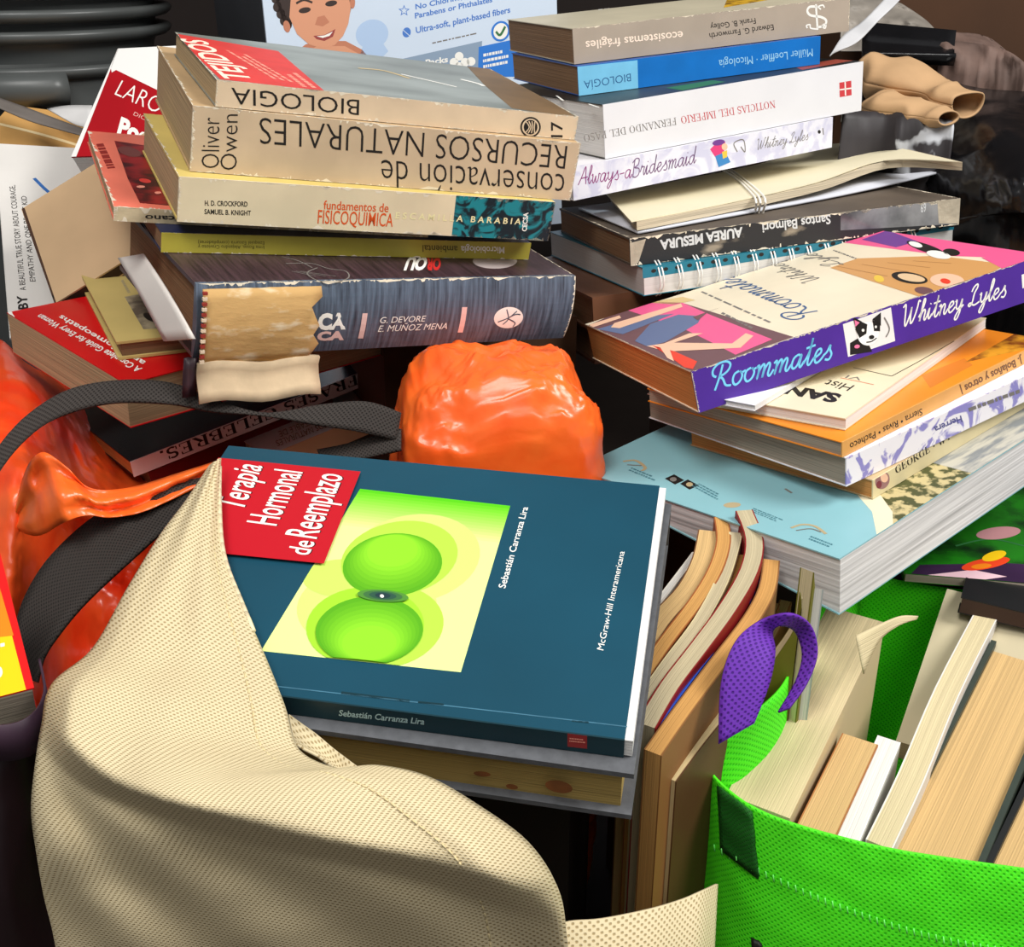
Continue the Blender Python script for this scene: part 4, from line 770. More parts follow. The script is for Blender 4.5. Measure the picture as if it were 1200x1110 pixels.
for i in range(85):
    s_ = i / 84; row = []
    for j in range(NC + 1):
        t = j / NC; p = B[i].lerp(A[i], t); d = (p - EYE).normalized()
        ds = s_ - (.40 + .47 * t); edge = min(1, min(t, 1 - t) / .10) ** .7
        g = max(0, 1 + ds / .40) ** 1.3 if ds < 0 else max(0, 1 - ds / .055) * .92 + .08 * max(0, 1 - ds / .2)   # slumped top, sharp crease, shaded underside
        bulge = .014 * math.sin(math.pi * t) ** .8 + .036 * edge * g * min(1, s_ * 3)
        rid = 0; rec = 0; fold = .0055 * math.sin(2 * math.pi * (4.1 * t - 3.1 * s_ + .15 * math.sin(5 * t))) * edge * min(1, max(0, ds) / .10) + .0016 * math.sin(2 * math.pi * (2.2 * s_ + 2.6 * t)) * edge
        lip = .004 * math.exp(-((1 - t) / .12) ** 2) * (1 if .5 < s_ < .85 else .2)
        nz = .003 * noise.fractal(p * 16 + Vector((3, 1, 7)), .8, 2, 3) * math.sin(math.pi * t)
        row.append(p - d * (bulge + rid + rec + fold + lip + nz))
    rows.append(row)
last = rows[-1]
for z in (.22, .12, .004): rows.append([Vector((p.x * (1 if z > .1 else .98), p.y + .01, z * 1.0 if p.z > z else p.z)) for p in last])
m.grid(rows, BEI, even=True)
# right hand run of the rim, in front of the magazines
rr = crom([at(*q) for q in ((640, 1088, .475), (668, 1080, .478), (705, 1077, .48), (760, 1066, .486), (800, 1054, .50), (823, 1044, .51), (840, 1036, .535))], 30)
m.grid([[Vector((p.x, p.y - .01 * k, p.z - .055 * k)) for p in rr] for k in range(3)] + [[Vector((p.x, p.y - .02, .004)) for p in rr]], BEI)
# hem folded back at the twist
e1 = crom([at(*q) for q in ((338, 838, .49), (352, 848, .492), (372, 862, .492), (392, 878, .486), (420, 899, .47))], 20); e2 = crom([at(*q) for q in ((346, 872, .472), (356, 878, .474), (372, 886, .474), (386, 896, .468), (402, 908, .458))], 20)
m.grid([[e1[j].lerp(e2[j], i / 5) + Vector((0, 0, -.004 * math.sin(math.pi * i / 5))) for j in range(21)] for i in range(6)], BEI)
body = m.build('bag_body', bag, .0012)
# hem seam and stitching
SEAM = flat('thread_ecru', (216, 198, 150), .8); m = MB()
for i in range(4, 80, 1):
    for cidx in (NC - 9,):
        p = rows[i][cidx]; q = rows[i + 1][cidx]; n_ = (EYE - p).normalized() * .001; m.tube([p + n_, p.lerp(q, .35) + n_, p.lerp(q, .7) + n_], .0004, SEAM, 5)
m.build('hem_stitching', body)
m = MB()
for i in range(2, 20): m.tube([rows[i][NC] + Vector((0, 0, .0008)), rows[i + 1][NC] + Vector((0, 0, .0008)), rows[i + 2][NC]], .0012, BEI if False else flat('hem_ecru', (226, 212, 176)), 6)
m.build('hem_edge', body)
BLK = woven('cloth_black', (52, 46, 42), (22, 18, 16), .0026, .7, .6)
ribbon([(262, 556, .640), (190, 571, .645), (120, 600, .645), (62, 650, .635), (30, 700, .625), (18, 745, .615), (20, 790, .605)], [(262, 575, .636), (205, 612, .63), (150, 660, .62), (102, 705, .612), (72, 740, .606), (52, 770, .602), (44, 800, .598)], BLK, 'strap', bag, .002)['label'] = 'wide black strap behind the bag peak'
ribbon([(-40, 590, .60), (-5, 528, .615), (30, 488, .63), (80, 457, .645), (140, 446, .655), (200, 449, .662), (250, 468, .668), (310, 484, .672), (380, 474, .68), (430, 471, .685), (470, 484, .69)], [(-40, 625, .60), (-5, 560, .612), (30, 516, .626), (70, 489, .64), (130, 473, .65), (200, 474, .658), (250, 483, .665), (310, 488, .672), (370, 498, .676), (420, 506, .682), (465, 516, .688)], BLK, 'strap', bag, .002)['label'] = 'narrow black strap arching over the dark covered book'
ribbon([(372, 528, .70), (410, 520, .695), (470, 503, .69)], [(378, 545, .69), (415, 540, .688), (470, 528, .684)], BLK, 'strap', bag, .002, 20)

# ------------------------------------------------------------------ left group of books
b = Book('red paperback with white lettering and thick tan pages, under the small yellowed book', posed('red'), M('cover_red', (214, 16, 22), .35, .12, 14, 0, .35), M('cover_red', (214, 22, 26)), P_TAN, side='back', cover_label='glossy red cover with white lettering', group='left pile of books')
f = b.top; f.text('A Complete Guide for Every Woman', (167, 432), (48, 368), (161, 437), WH, .02, .1); f.text('and Homeopaths', (171, 424), (72, 369), (167, 429), WH, .02, .1); f.poly([(9, 366), (12, 363), (20, 376), (12, 378)], WH); b.build()
b = Book('small yellowed book with a faint picture, lying on the red paperback', posed('yellow'), M('cover_yellowed', (206, 182, 112), .5, .12, 20), M('cover_mustard', (150, 126, 60)), P_BROWN, side='back', ct=.0016, over=.002, group='left pile of books')
f = b.top; f.poly([(146, 348), (190, 340), (215, 384), (168, 386)], M('print_faded', (176, 160, 130), .5, 0, 60, 0, .4, (1, 1, 1), (96, 84, 70), (.4, .6))); f.ell((176, 372), (8, 2), (2, 5), K, 1); f.lines((150, 344), (141, 328), (156, 342), 1, GD, seed=3); b.build()
yi = b.mw.inverted()
def on_yel(u, v, dz): o = yi @ EYE; d = yi.to_3x3() @ ray(u, v); return b.mw @ (o + d * ((b.T + dz - o.z) / d.z))
m = MB(); q_ = [at(139, 303, .722), at(169, 298, .70), at(228, 397, .612), at(193, 400, .648)]
m.grid([[q_[0].lerp(q_[1], j / 6).lerp(q_[3].lerp(q_[2], j / 6), i / 10) + Vector((0, 0, .002 * math.sin(math.pi * i / 10))) for j in range(7)] for i in range(11)], M('paper_white_worn', (222, 214, 206), .6, .1, 12))
tag(m.build('envelope', None, .0014), 'white envelope lying on the small yellowed book against the thick torn textbook', 'envelope')
b = Book('dark covered book with a white spine and black serif capitals, under the black strap', posed('frases'), M('cover_midnight', (26, 16, 30), .2, 0, 9, 0, .6, (1, 1, 1), (60, 40, 90), (.58, .75)), M('spine_white_glossy', (240, 238, 234), .3, .04), P_ORANGE, cover_label='glossy near black cover', spine_label='white spine with black serif capitals')
f = b.sp; f.serif('FRASES CELEBRES.', (417.5, 438.7), (187, 529.5), (420, 450), K, 1.2); f.poly([(436.5, 432), (446, 428.5), (446.5, 440), (437, 443)], K); f.pen([(439, 432), (444, 438)], 1.2, WH, 1); f.pen([(444, 431), (440, 440)], 1.2, WH, 1); b.build()
mw2, dm = posed('frases', .012, .004, -.016)
Book('dark red covered book lying under the dark book with the white spine', (mw2, (.15, .14, .013)), M('cover_maroon', (110, 14, 16), .4, .2), M('cover_maroon', (110, 14, 16)), P_BROWN).build()
mw2 = posed('frases', .085, -.028, -.024)[0]
b = Book('peach spined book with dark italic capitals below the white spine', (mw2, (.20, .12, .016)), M('cover_greige', (200, 188, 180), .5, .1), M('spine_peach', (226, 166, 122), .5, .1), P_TAN)
f = b.sp; f.text('MANEJO SUSTENTABLE DE', (418, 470), (325, 506), (421, 476), flat('ink_umber', (110, 70, 40)), 0, .15); f.text('LOS RECURSOS NATURALES', (420, 479), (322, 517), (423, 485), flat('ink_umber', (110, 70, 40)), 0, .15); b.build()
# books leaning at the back left
pz, dm = pose_y(at(11, 385, .86), at(-6, 168, .98), .16, .012, 8)
b = Book('white covered book with a blue swirl and black lettering at the left edge', (pz, dm), M('cover_chalk_white', (222, 218, 212), .4, .06), M('cover_chalk_white', (222, 218, 212)), P_GREY, side='back', ct=.002)
f = b.top; f.text('A BEAUTIFUL TRUE STORY ABOUT COURAGE,', (30.5, 340), (17.5, 217), (23.5, 341), K, 0); f.text('EMPATHY AND ONE BRAVE KID', (41.7, 330), (31, 230), (35, 330), K, 0); f.text('BY', (33, 362), (31, 346), (22, 363), K, .03); f.pen([(40, 209), (58, 226), (76, 235), (93, 233)], 4.5, M('print_brush_blue', (58, 116, 190), .5, .3, 60)); f.pen([(66, 237), (78, 233), (90, 235)], 3.5, M('print_brush_blue', (58, 116, 190))); b.build()
pz, dm = pose_y(at(64, 356, .81), at(25, 245, .87), .15, .010, -32)
b = Book('plain kraft brown covered book with a dark edge, leaning before the white covered book', (pz, dm), M('cover_kraft', (206, 172, 132), .6, .1, 20), M('cover_kraft', (206, 172, 132)), flat('page_dark', (60, 40, 28), .8), side='back', ct=.0012, ledge=.0004)
f = b.top; f.poly([(25, 243), (29, 244), (66, 355), (63, 360)], flat('print_sepia', (76, 50, 34)), 0); f.ell((62, 348), (1.5, 0), (0, 2), K, 1); b.build()
pz, dm = pose_y(at(97, 152, .92), at(138, 57, .97), .12, .026, -4, .03)
b = Book('red dictionary with white capitals standing tilted behind the left stack', (pz, dm), M('cover_dictionary_red', (172, 10, 24), .6, .15, 20, 0, .2), M('cover_dictionary_red', (176, 16, 30)), P_WHITE, side='back', ct=.0012)
f = b.top; f.poly([(136, 54), (150, 30), (240, 60), (210, 90), (210, 118), (136, 82), (131, 85), (130, 80)], flat('cover_bright_white', (236, 234, 230))); f.poly([(140, 55), (137, 55), (80, 185), (86, 192)], flat('cover_bright_white', (236, 234, 230)))
f.text('LAROUSSE', (134, 111), (232, 154), (143, 94), WH, -.012); f.text('DICCIONARIO', (156, 135), (212, 160), (158, 131), flat('ink_rosewood', (226, 170, 160)), 0); f.text('Pocket', (137, 156), (202, 184), (142, 138), WH, .05); b.build()
# manila folder and loose papers at the back left
pz, dm = pose3(at(-60, 205, 1.05), at(118, 232, 1.03), at(-62, 112, 1.13), .012)
f_ = Book('tan manila folder lying at the left edge behind the white covered book', (pz, dm), M('folder_manila', (214, 164, 96), .6, .12, 12), M('folder_manila', (214, 164, 96)), P_CREAM, side='back', ct=.0008, name='folder', cat='folder'); f_.top.pen([(-10, 143), (50, 158), (100, 173)], 4, flat('paper_edge', (244, 220, 170))); f_.build()
m = MB(); e1 = crom([at(*q) for q in ((-20, 108, 1.08), (30, 126, 1.06), (70, 141, 1.04), (100, 152, 1.03))], 14); e2 = crom([at(*q) for q in ((-20, 118, 1.05), (30, 140, 1.035), (70, 152, 1.022), (100, 160, 1.015))], 14)
m.grid([[e1[j].lerp(e2[j], i / 4) for j in range(15)] for i in range(5)], M('paper_ash', (120, 112, 106), .6, .3)); tag(m.build('loose_sheet', None, .001), 'dark grey curved sheet along the top of the manila folder', 'paper')
m = MB(); e1 = crom([at(*q) for q in ((55, 128, 1.09), (80, 124, 1.08), (108, 124, 1.07))], 8); e2 = crom([at(*q) for q in ((70, 136, 1.06), (88, 146, 1.045), (104, 150, 1.035))], 8)
m.grid([[e1[j].lerp(e2[j], i / 4) for j in range(9)] for i in range(5)], M('paper_bright', (226, 224, 222), .6, .1)); tag(m.build('loose_sheet', None, .001), 'small white sheet beside the red dictionary below the black tubs', 'paper')

# ------------------------------------------------------------------ plastic bags
def film(name, col, col2, rough=.22, trans=.35):
    return M(name, col, rough, 0, 16, .25, .6, (1, 1, 1), col2, (.35, .65), 4, 0, .6, 45, trans)
def crumple(p, amp, frq, seed):
    a = noise.multi_fractal(p * frq + Vector((seed, 3.1 * seed, 1.7)), .7, 2.1, 5); r = 1 - abs(noise.noise(p * frq * 1.3 + Vector((seed * 2, 1, 5)))) * 2
    return amp * (.5 * (a - 1) + .6 * r)
def lump(name, label, c, rad, mat, amp, frq, seed, expo=.7, rz=0, nu=72, nv=44, zmin=None, cat='plastic bag'):
    m = MB(); vs = []; rot = Matrix.Rotation(R(rz), 3, 'Z'); sp = lambda x, e: math.copysign(abs(x) ** e, x)
    rows = []
    for i in range(nv + 1):
        th = math.pi * i / nv; row = []
        for j in range(nu + 1):
            ph = 2 * math.pi * (j % nu) / nu
            d = Vector((sp(math.sin(th), expo) * sp(math.cos(ph), expo), sp(math.sin(th), expo) * sp(math.sin(ph), expo), sp(math.cos(th), expo)))
            p = rot @ Vector((d.x * rad[0], d.y * rad[1], d.z * rad[2])); n_ = p.normalized(); p = p + n_ * (crumple(p, amp, frq, seed) + crumple(p, amp * .35, frq * 2.7, seed + 3)) + Vector(c)
            if zmin is not None and p.z < zmin: p.z = zmin
            row.append(p)
        rows.append(row)
    m.grid(rows, mat); o = m.build(name); tag(o, label, cat); return o
ORM = film('plastic_orange', (252, 118, 44), (246, 92, 28), .3, 0); ORR = film('plastic_red_orange', (252, 100, 40), (238, 58, 20), .28, 0)
c = at(580, 500, .735); lump('plastic_bag', 'bright orange plastic bag bundle between the left stack and the blue textbook', (c.x, c.y, .222), (.066, .055, .220), ORM, .011, 17, 2.3, .42, 8, 140, 130, zmin=.002)
m = MB(); m.cur = ORR
rows_ = [[(-40, 395, .86), (0, 398, .85), (30, 425, .84), (60, 440, .86), (110, 455, .92), (170, 480, .96), (230, 490, .98)],
         [(-40, 440, .78), (10, 445, .765), (50, 465, .77), (85, 495, .81), (125, 530, .83), (180, 535, .88), (245, 520, .92)],
         [(-40, 500, .72), (10, 505, .71), (50, 530, .72), (95, 555, .77), (150, 582, .79), (200, 566, .82), (258, 545, .84)],
         [(-40, 570, .685), (15, 560, .67), (45, 560, .68), (90, 590, .72), (140, 612, .74), (190, 596, .75), (240, 575, .76)],
         [(-40, 650, .675), (10, 650, .66), (45, 625, .69), (90, 650, .76), (130, 660, .79), (170, 640, .80), (225, 620, .80)],
         [(-40, 760, .665), (10, 760, .66), (50, 760, .70), (90, 760, .77), (130, 740, .79), (170, 720, .79), (210, 700, .79)],
         [(-40, 950, .66), (10, 950, .66), (50, 950, .69), (90, 950, .74), (130, 950, .76), (170, 950, .76), (210, 950, .76)]]
P_ = [[at(*q) for q in r] for r in rows_]; P_.append([Vector((p.x, p.y + .02, .003)) for p in P_[-1]])
rr = [crom(r, 100) for r in P_]; cols = [crom([r[j] for r in rr], 130) for j in range(101)]
g = [[cols[j][i] + (EYE - cols[j][i]).normalized() * (crumple(cols[j][i], .008, 17, 1.1) + crumple(cols[j][i], .0035, 48, 2.2)) for j in range(101)] for i in range(131)]
m.grid(g, ORR); tag(m.build('plastic_bag', None, .0006), 'crumpled red orange plastic bag at the left behind the wide black strap', 'plastic bag')
m = MB(); tw = [(14, 612, .672), (30, 552, .650), (50, 530, .638), (78, 548, .635), (105, 572, .64), (150, 572, .645), (205, 556, .65), (262, 538, .652)]; tw2 = [(16, 618, .672), (44, 628, .640), (80, 610, .62), (105, 604, .624), (130, 606, .634), (165, 600, .64), (212, 580, .646), (262, 556, .65)]
a_ = crom([at(*q) for q in tw], 50); b_ = crom([at(*q) for q in tw2], 50)
ROW = [[a_[j].lerp(b_[j], i / 10) + (EYE - a_[j]).normalized() * (.0045 * math.sin(3 * math.pi * i / 10 + j * .12) + .002 + crumple(a_[j].lerp(b_[j], i / 10), .0075, 42, 4)) for j in range(51)] for i in range(11)]
m.grid(ROW, ORM); o = m.build('twisted_rim', bpy.data.objects['plastic_bag.001'], .0006)
BKP = M('plastic_black', (16, 15, 17), .25, .2, 20, .35, .6, (1, 1, 1), None, (.35, .65), 5, 0, .8, 40)
def heap(name, label, rows_, mat, amp, frq, seed, n=(60, 40), cat='plastic bag', down=True):
    P_ = [[at(*q) for q in r] for r in rows_]
    if down: P_.append([Vector((p.x, p.y + .01, .003)) for p in P_[-1]])
    rr = [crom(r, n[0]) for r in P_]; cols = [crom([r[j] for r in rr], n[1]) for j in range(n[0] + 1)]
    m = MB(); m.grid([[cols[j][i] + (EYE - cols[j][i]).normalized() * crumple(cols[j][i], amp, frq, seed) for j in range(n[0] + 1)] for i in range(n[1] + 1)], mat); return tag(m.build(name, None, .0008), label, cat)
heap('garbage_bag', 'black shiny garbage bag at the right edge behind the purple spined paperback', [[(1040, 100, 1.15), (1100, 95, 1.12), (1160, 105, 1.1), (1260, 110, 1.05)], [(1060, 165, 1.05), (1110, 150, 1.02), (1170, 140, .98), (1270, 160, .95)], [(1085, 215, .98), (1130, 205, .93), (1190, 190, .88), (1280, 210, .86)], [(1100, 260, .95), (1140, 250, .91), (1200, 245, .86), (1280, 260, .84)], [(1090, 330, .95), (1140, 330, .92), (1200, 330, .88), (1290, 340, .86)]], BKP, .014, 14, 5.2, (70, 60))
heap('bin_liner', 'dark bag at the bottom left beside the beige tote bag', [[(-40, 850, .50), (0, 872, .50), (30, 868, .505), (60, 850, .52)], [(-40, 930, .50), (0, 930, .50), (35, 930, .51), (62, 930, .53)], [(-40, 1130, .52), (0, 1130, .52), (45, 1130, .535), (90, 1130, .555)]], M('plastic_dark_plum', (34, 18, 22), .4, .2, 20, .3), .004, 20, 2, (30, 30))
# ------------------------------------------------------------------ far left edge: red and yellow book in a carton
_b = at(40, 806, .505); _d = at(-2, 640, .57); _y = _d - _b; _x = _y.cross(Vector((0, 0, 1))).normalized()
pz, dm = pose3(_b - _x * .12, _b, _b - _x * .12 + _y, .026)
b = Book('red and yellow covered book cut by the left frame edge beside the beige bag', (pz, dm), M('cover_signal_red', (226, 24, 24), .35, .1), M('cover_signal_red', (226, 24, 24)), P_GREY, side='back', ct=.0008)
f = b.top; f.poly([(-110, 845), (40, 845), (14, 745), (-20, 680), (-110, 680)], flat('print_yellow', (246, 200, 20), .35)); f.poly([(-110, 760), (16, 745), (0, 690), (-60, 660), (-110, 690)], flat('print_tangerine', (240, 130, 24), .35), 1); f.ell((-2, 788), (5, 0), (0, 7), WH, 2); f.lines((-30, 765), (8, 757), (-30, 757), 1, WH, seed=3); b.build()
m = MB(); e1 = crom([at(*q) for q in ((-60, 842, .482), (0, 850, .483), (36, 838, .487), (52, 810, .50), (46, 772, .515))], 24)
m.grid([[Vector((p.x, p.y, p.z - .009 * k)) for p in e1] for k in range(3)], M('paper_violet', (66, 44, 60), .5, .2)); tag(m.build('paper_sleeve', None, .001), 'dull purple paper sleeve round the red and yellow book at the left edge', 'sleeve')

# ------------------------------------------------------------------ right edge: colourful magazine, cream book, black pad
MG = M('magazine_green', (30, 120, 20), .25, 0, 20, 0, .5, (1, 1, 1), (12, 40, 14), (.45, .6))
pz, dm = pose3(atz(1060, 672, .322), atz(1290, 690, .322), atz(1095, 560, .322), .006)
b = Book('glossy green magazine with a red and yellow flower at the right edge', (pz, dm), MG, None, P_GREY, side=None, ct=.0005, name='magazine', cat='magazine'); f = b.top
f.poly([(1060, 680), (1300, 700), (1300, 668), (1180, 660), (1078, 662)], M('print_violet_dark', (60, 36, 70), .3, .3)); f.poly([(1070, 676), (1140, 668), (1180, 676), (1120, 684)], flat('print_rose_pale', (230, 190, 200)), 1)
f.ell((1155, 661), (28, -4), (-4, 7), flat('print_flame', (230, 66, 26)), 2); f.ell((1165, 652), (14, -4), (2, 5), flat('print_yellow', (246, 200, 20)), 3); f.ell((1150, 664), (12, -1), (0, 3), flat('print_tangerine', (240, 130, 24)), 3); f.ell((1170, 625), (26, -3), (2, 7), flat('print_rose_dusty', (196, 140, 144)), 2); f.pen([(1120, 640), (1160, 632), (1200, 640)], 3, flat('print_leaf', (46, 110, 60)), 1)
b.build()
_a = at(1050, 868, .655); _y = at(1110, 690, .715) - _a; _x = _y.cross(Vector((0, 0, 1))).normalized()
pz, dm = pose3(_a, _a + _x * .16, _a + _y, .018)
b = Book('cream covered book standing open behind the others at the back of the green bag', (pz, dm), M('cover_eggshell', (196, 184, 152), .5, .1), M('cover_eggshell', (196, 184, 152)), P_CREAM, side=None, ct=.001, group=GG); b.build()
pz, dm = pose3(at(1126, 700, .69), at(1300, 742, .66), at(1137, 670, .73), .010)
Book('black pad lying at the back edge of the green bag', (pz, dm), M('cover_jet_satin', (26, 26, 28), .4, .1), None, flat('page_dark', (60, 40, 28), .8), side=None, name='folder', cat='folder').build()
# loose leaf of the old hardback
m = MB(); e1 = crom([at(*q) for q in ((1003, 745, .60), (1030, 732, .61), (1055, 722, .62), (1076, 722, .625))], 16); e2 = crom([at(*q) for q in ((1012, 790, .60), (1030, 752, .61), (1052, 734, .618), (1074, 726, .625))], 16)
m.grid([[e1[j].lerp(e2[j], i / 4) for j in range(17)] for i in range(5)], S_CRM); tag(m.build('loose_leaf', None, .0006), 'curled cream leaf sticking out beside the thick old hardback in the green bag', 'paper')

# ------------------------------------------------------------------ background: nappy carton
DX = M('carton_white', (206, 220, 236), .4, .05, 6); DS = M('carton_charcoal', (62, 64, 68), .5, .2, 8)
A_ = at(318, 100, 1.12); yaw = R(26)
x_ = Vector((math.cos(yaw), math.sin(yaw), 0)); up_ = (Vector((-.10, .05, 1)) - x_ * (Vector((-.10, .05, 1)).dot(x_))).normalized()
mwd, dm = pose3(A_ - up_ * .16, A_ - up_ * .16 + x_ * .31, A_ + up_ * .24, .20)
root = empty('nappy_carton', 'white and blue carton with a smiling baby printed on it, behind the left stack', 'box', mwd)
f = Face(mwd, 'top', dm[2] if len(dm) > 2 else .2, (0, .31, 0, .40)); L_, W_, T_ = dm[0], dm[1], .20
m = MB(); m.box(0, L_, 0, W_, T_ - .003, T_, DX)
BT = flat('ink_cornflower', (70, 120, 196)); SKB = flat('print_baby_skin', (214, 150, 116)); SKD = flat('print_baby_shade', (190, 122, 92)); HR = flat('print_hair', (50, 34, 28)); PB = flat('print_pale_blue', (172, 196, 226))
f.ell((436, 40), (19, -3), (2, 17), PB); f.poly([(420, 70), (428, 45), (445, 45), (455, 60), (440, 75)], PB, 1)
f.poly([(345, 62), (358, 52), (372, 48), (405, 48), (424, 58), (440, 76), (444, 95), (340, 95)], SKD, 1); f.poly([(352, 64), (372, 54), (404, 54), (422, 64), (432, 80), (350, 80)], SKB, 2)
f.poly([(320, -10), (345, -20), (410, -20), (414, 0), (409, 20), (405, 10), (350, 8), (340, 32), (334, 30), (328, 15)], HR, 3)
for c_ in ((323, -2), (325, 8), (329, 16), (333, 24), (337, 29), (412, -4), (322, -10)): f.ell(c_, (5, 1), (-1, 6), HR, 3)
f.poly([(339, 20), (341, -6), (408, -8), (411, 10), (408, 28), (402, 42), (392, 53), (378, 57), (362, 52), (348, 40)], SKB, 4); f.ell((336, 31), (4, 0), (1, 7), SKD, 4); f.ell((413, 3), (3, 0), (0, 7), SKD, 4)
f.ell((357, 12), (7, -1), (0, 3.4), HR, 5); f.ell((388, 4), (7, -1), (0, 3.4), HR, 5); f.pen([(347, 4), (356, 0), (366, 3)], 2.4, HR, 5); f.pen([(379, -3), (388, -7), (398, -5)], 2.4, HR, 5)
f.poly([(372, 20), (380, 18), (386, 26), (378, 31), (369, 29)], SKD, 5); f.poly([(367, 42), (380, 41), (393, 34), (390, 43), (380, 48), (371, 46)], flat('print_lip', (150, 60, 56)), 5); f.poly([(371, 42.5), (380, 41.5), (390, 37), (386, 42), (378, 44.5)], WH, 6)
f.text('No Chlorine, Lotions', (487, 11), (575, -8), (486.5, 5), BT, .02); f.text('Parabens or Phthalates', (486.4, 21.6), (577, 2.2), (486, 15.4), BT, .02); f.text('Ultra-soft, plant-based fibers', (487.6, 39), (598, 14.5), (487, 32), BT, .02)
f.poly([(473.5 + (7 if k % 2 == 0 else 3) * math.sin(math.pi * k / 5), 12.6 - (7 if k % 2 == 0 else 3) * math.cos(math.pi * k / 5)) for k in range(10)], BT); f.poly([(473.5 + (4.6 if k % 2 == 0 else 2) * math.sin(math.pi * k / 5), 12.6 - (4.6 if k % 2 == 0 else 2) * math.cos(math.pi * k / 5)) for k in range(10)], DX, 1)
f.ell((476.5, 38), (4.5, 2), (-2, 5.5), BT); f.pen([(471, 34), (481, 43)], .8, DX, 1); f.lines((506, 51.5), (562, 39), (505.5, 48.5), 1, GREY, seed=3)
f.poly([(440, 76), (565, 48), (562, 100), (440, 100)], flat('print_steel_blue', (136, 156, 178))); f.text('Soft Packs', (476, 80.5), (525, 72.5), (475.5, 74), WH, .03, 0, 2)
for c_ in ((538, 66), (532, 73), (545, 73), (538, 78), (552, 72)): f.ell(c_, (5, -1), (1, 5), WH, 2)
f.poly([(561, 55), (640, 38), (640, 90), (560, 90)], flat('print_royal', (40, 118, 206)), 1); f.lines((566, 80), (596, 74), (565, 60), 3, WH, 2, seed=4); f.ell((586.6, 36.6), (11, -1), (0, 12), flat('print_royal', (40, 118, 206)), 2); f.ell((586.6, 36.6), (8.5, -.8), (0, 9.5), WH, 3); f.pen([(581, 37), (586, 41), (592, 31)], 2.6, flat('print_leaf', (46, 110, 60)), 4)
f.bake(m); m.build('front_panel', root)['label'] = 'printed front with a baby and blue lettering'
m = MB(); m.box(0, .003, 0, W_, 0, T_ - .003, DS); m.build('side_panel', root)['label'] = 'dark grey side'
m = MB(); m.box(L_ - .003, L_, 0, W_, 0, T_ - .003, DX); m.build('side_panel', root)
m = MB(); m.box(.003, L_ - .003, 0, W_, 0, .003, DX); m.build('back_panel', root); m = MB(); m.box(.003, L_ - .003, W_ - .003, W_, .003, T_ - .003, DX); m.build('lid', root)

# ------------------------------------------------------------------ background: stacked black tubs
BKT = M('plastic_tub', (84, 87, 86), .35, .15, 12)
def lathe(prof, mat, n=72):
    m = MB(); m.grid([[Vector((r * math.cos(2 * math.pi * j / n), r * math.sin(2 * math.pi * j / n), z)) for j in range(n + 1)] for r, z in prof], mat); return m
cx_ = at(45, 60, 1.22); names = ['uppermost black tub of the nested stack at the top left', 'second black tub from the top of the nested stack', 'third black tub from the top of the nested stack, with a broad rim', 'lowest black tub of the nested stack with a grip on its rim']
zs = [at(45, v, 1.10).z for v in (-6, 22, 48, 92)]
for k in range(4):
    z = zs[k]; rr_ = .135 - .002 * k
    root = empty('plastic_tub', names[k], 'tub', Matrix.Translation((cx_.x, cx_.y, z)), 'nested black tubs')
    prof = [(rr_ - .004, -.004), (rr_, -.003), (rr_ + .004, 0), (rr_ + .006, .004), (rr_ + .004, .007), (rr_, .008), (rr_ - .006, .006), (rr_ - .008, 0)]
    lathe(prof, BKT).build('rim', root)
    hgt = .14 if k < 3 else zs[3]
    lathe([(rr_ - .006, .002), (rr_ - .010, -.02), (rr_ - .020, -hgt * .6), (rr_ - .030, -hgt + .001), (.002, -hgt + .001)] if k == 3 else [(rr_ - .008, .002), (rr_ - .014, -.012), (rr_ - .016, -.022)], BKT).build('wall', root)
    if k == 3:
        m = MB(); m.grid([[Vector(((rr_ + .004 + .010 * math.sin(math.pi * i / 4)) * math.cos(R(a)), (rr_ + .004 + .010 * math.sin(math.pi * i / 4)) * math.sin(R(a)), .004 - .03 * i / 4)) for a in range(228, 302, 6)] for i in range(5)], BKT); m.build('handle', root, .002)

# ------------------------------------------------------------------ background right: rubbish
KR = M('paper_kraft', (194, 156, 114), .8, .15, 30, .2); KD = flat('paper_hollow', (60, 40, 28), .9)
def roll(name, label, p0, p1, r, mat, cat, flatn=.6, seed=1):
    p0, p1 = at(*p0), at(*p1); t = (p1 - p0); L = t.length; t.normalize(); a = t.cross(Vector((0, 0, 1))).normalized(); b_ = a.cross(t)
    m = MB(); rows = []
    for i in range(41):
        s_ = i / 40; row = []
        for j in range(49):
            g = 2 * math.pi * j / 48; rr = r * (1 - .25 * s_ + .18 * math.sin(3.1 * s_ + seed)); q = p0 + t * (L * s_) + a * (rr * math.cos(g)) + b_ * (rr * flatn * math.sin(g)); k_ = noise.noise(q * 30 + Vector((seed, 0, 0))); row.append(q + (q - (p0 + t * L * s_)) * (.55 * noise.noise(q * 18 + Vector((seed, 5, 0))) + .35 * (1 - 3 * abs(k_))))
        rows.append(row)
    m.grid(rows, mat); o = m.build(name, None, .0014); return tag(o, label, cat)
roll('paper_bag', 'upper crushed brown paper roll among the rubbish behind the white novel', (1028, 86, 1.06), (1134, 122, .98), .021, KR, 'paper', .55, 1)
roll('paper_bag', 'lower crushed brown paper roll with an open dark end, below the upper one', (1028, 124, 1.02), (1112, 139, .95), .019, KR, 'paper', .5, 2.4)
ribbon([(1066, -14, 1.08), (1050, 5, 1.07), (1030, 24, 1.06), (1004, 50, 1.04), (976, 62, 1.03)], [(1048, -14, 1.08), (1030, 6, 1.07), (1010, 26, 1.06), (988, 42, 1.045), (972, 66, 1.02)], M('plastic_milky', (206, 206, 208), .25, .15, 30, .2), 'plastic_strip', None, .0012, 30)
tag(bpy.data.objects['plastic_strip'], 'twisted white plastic strip standing up behind the blue paperback', 'strip')
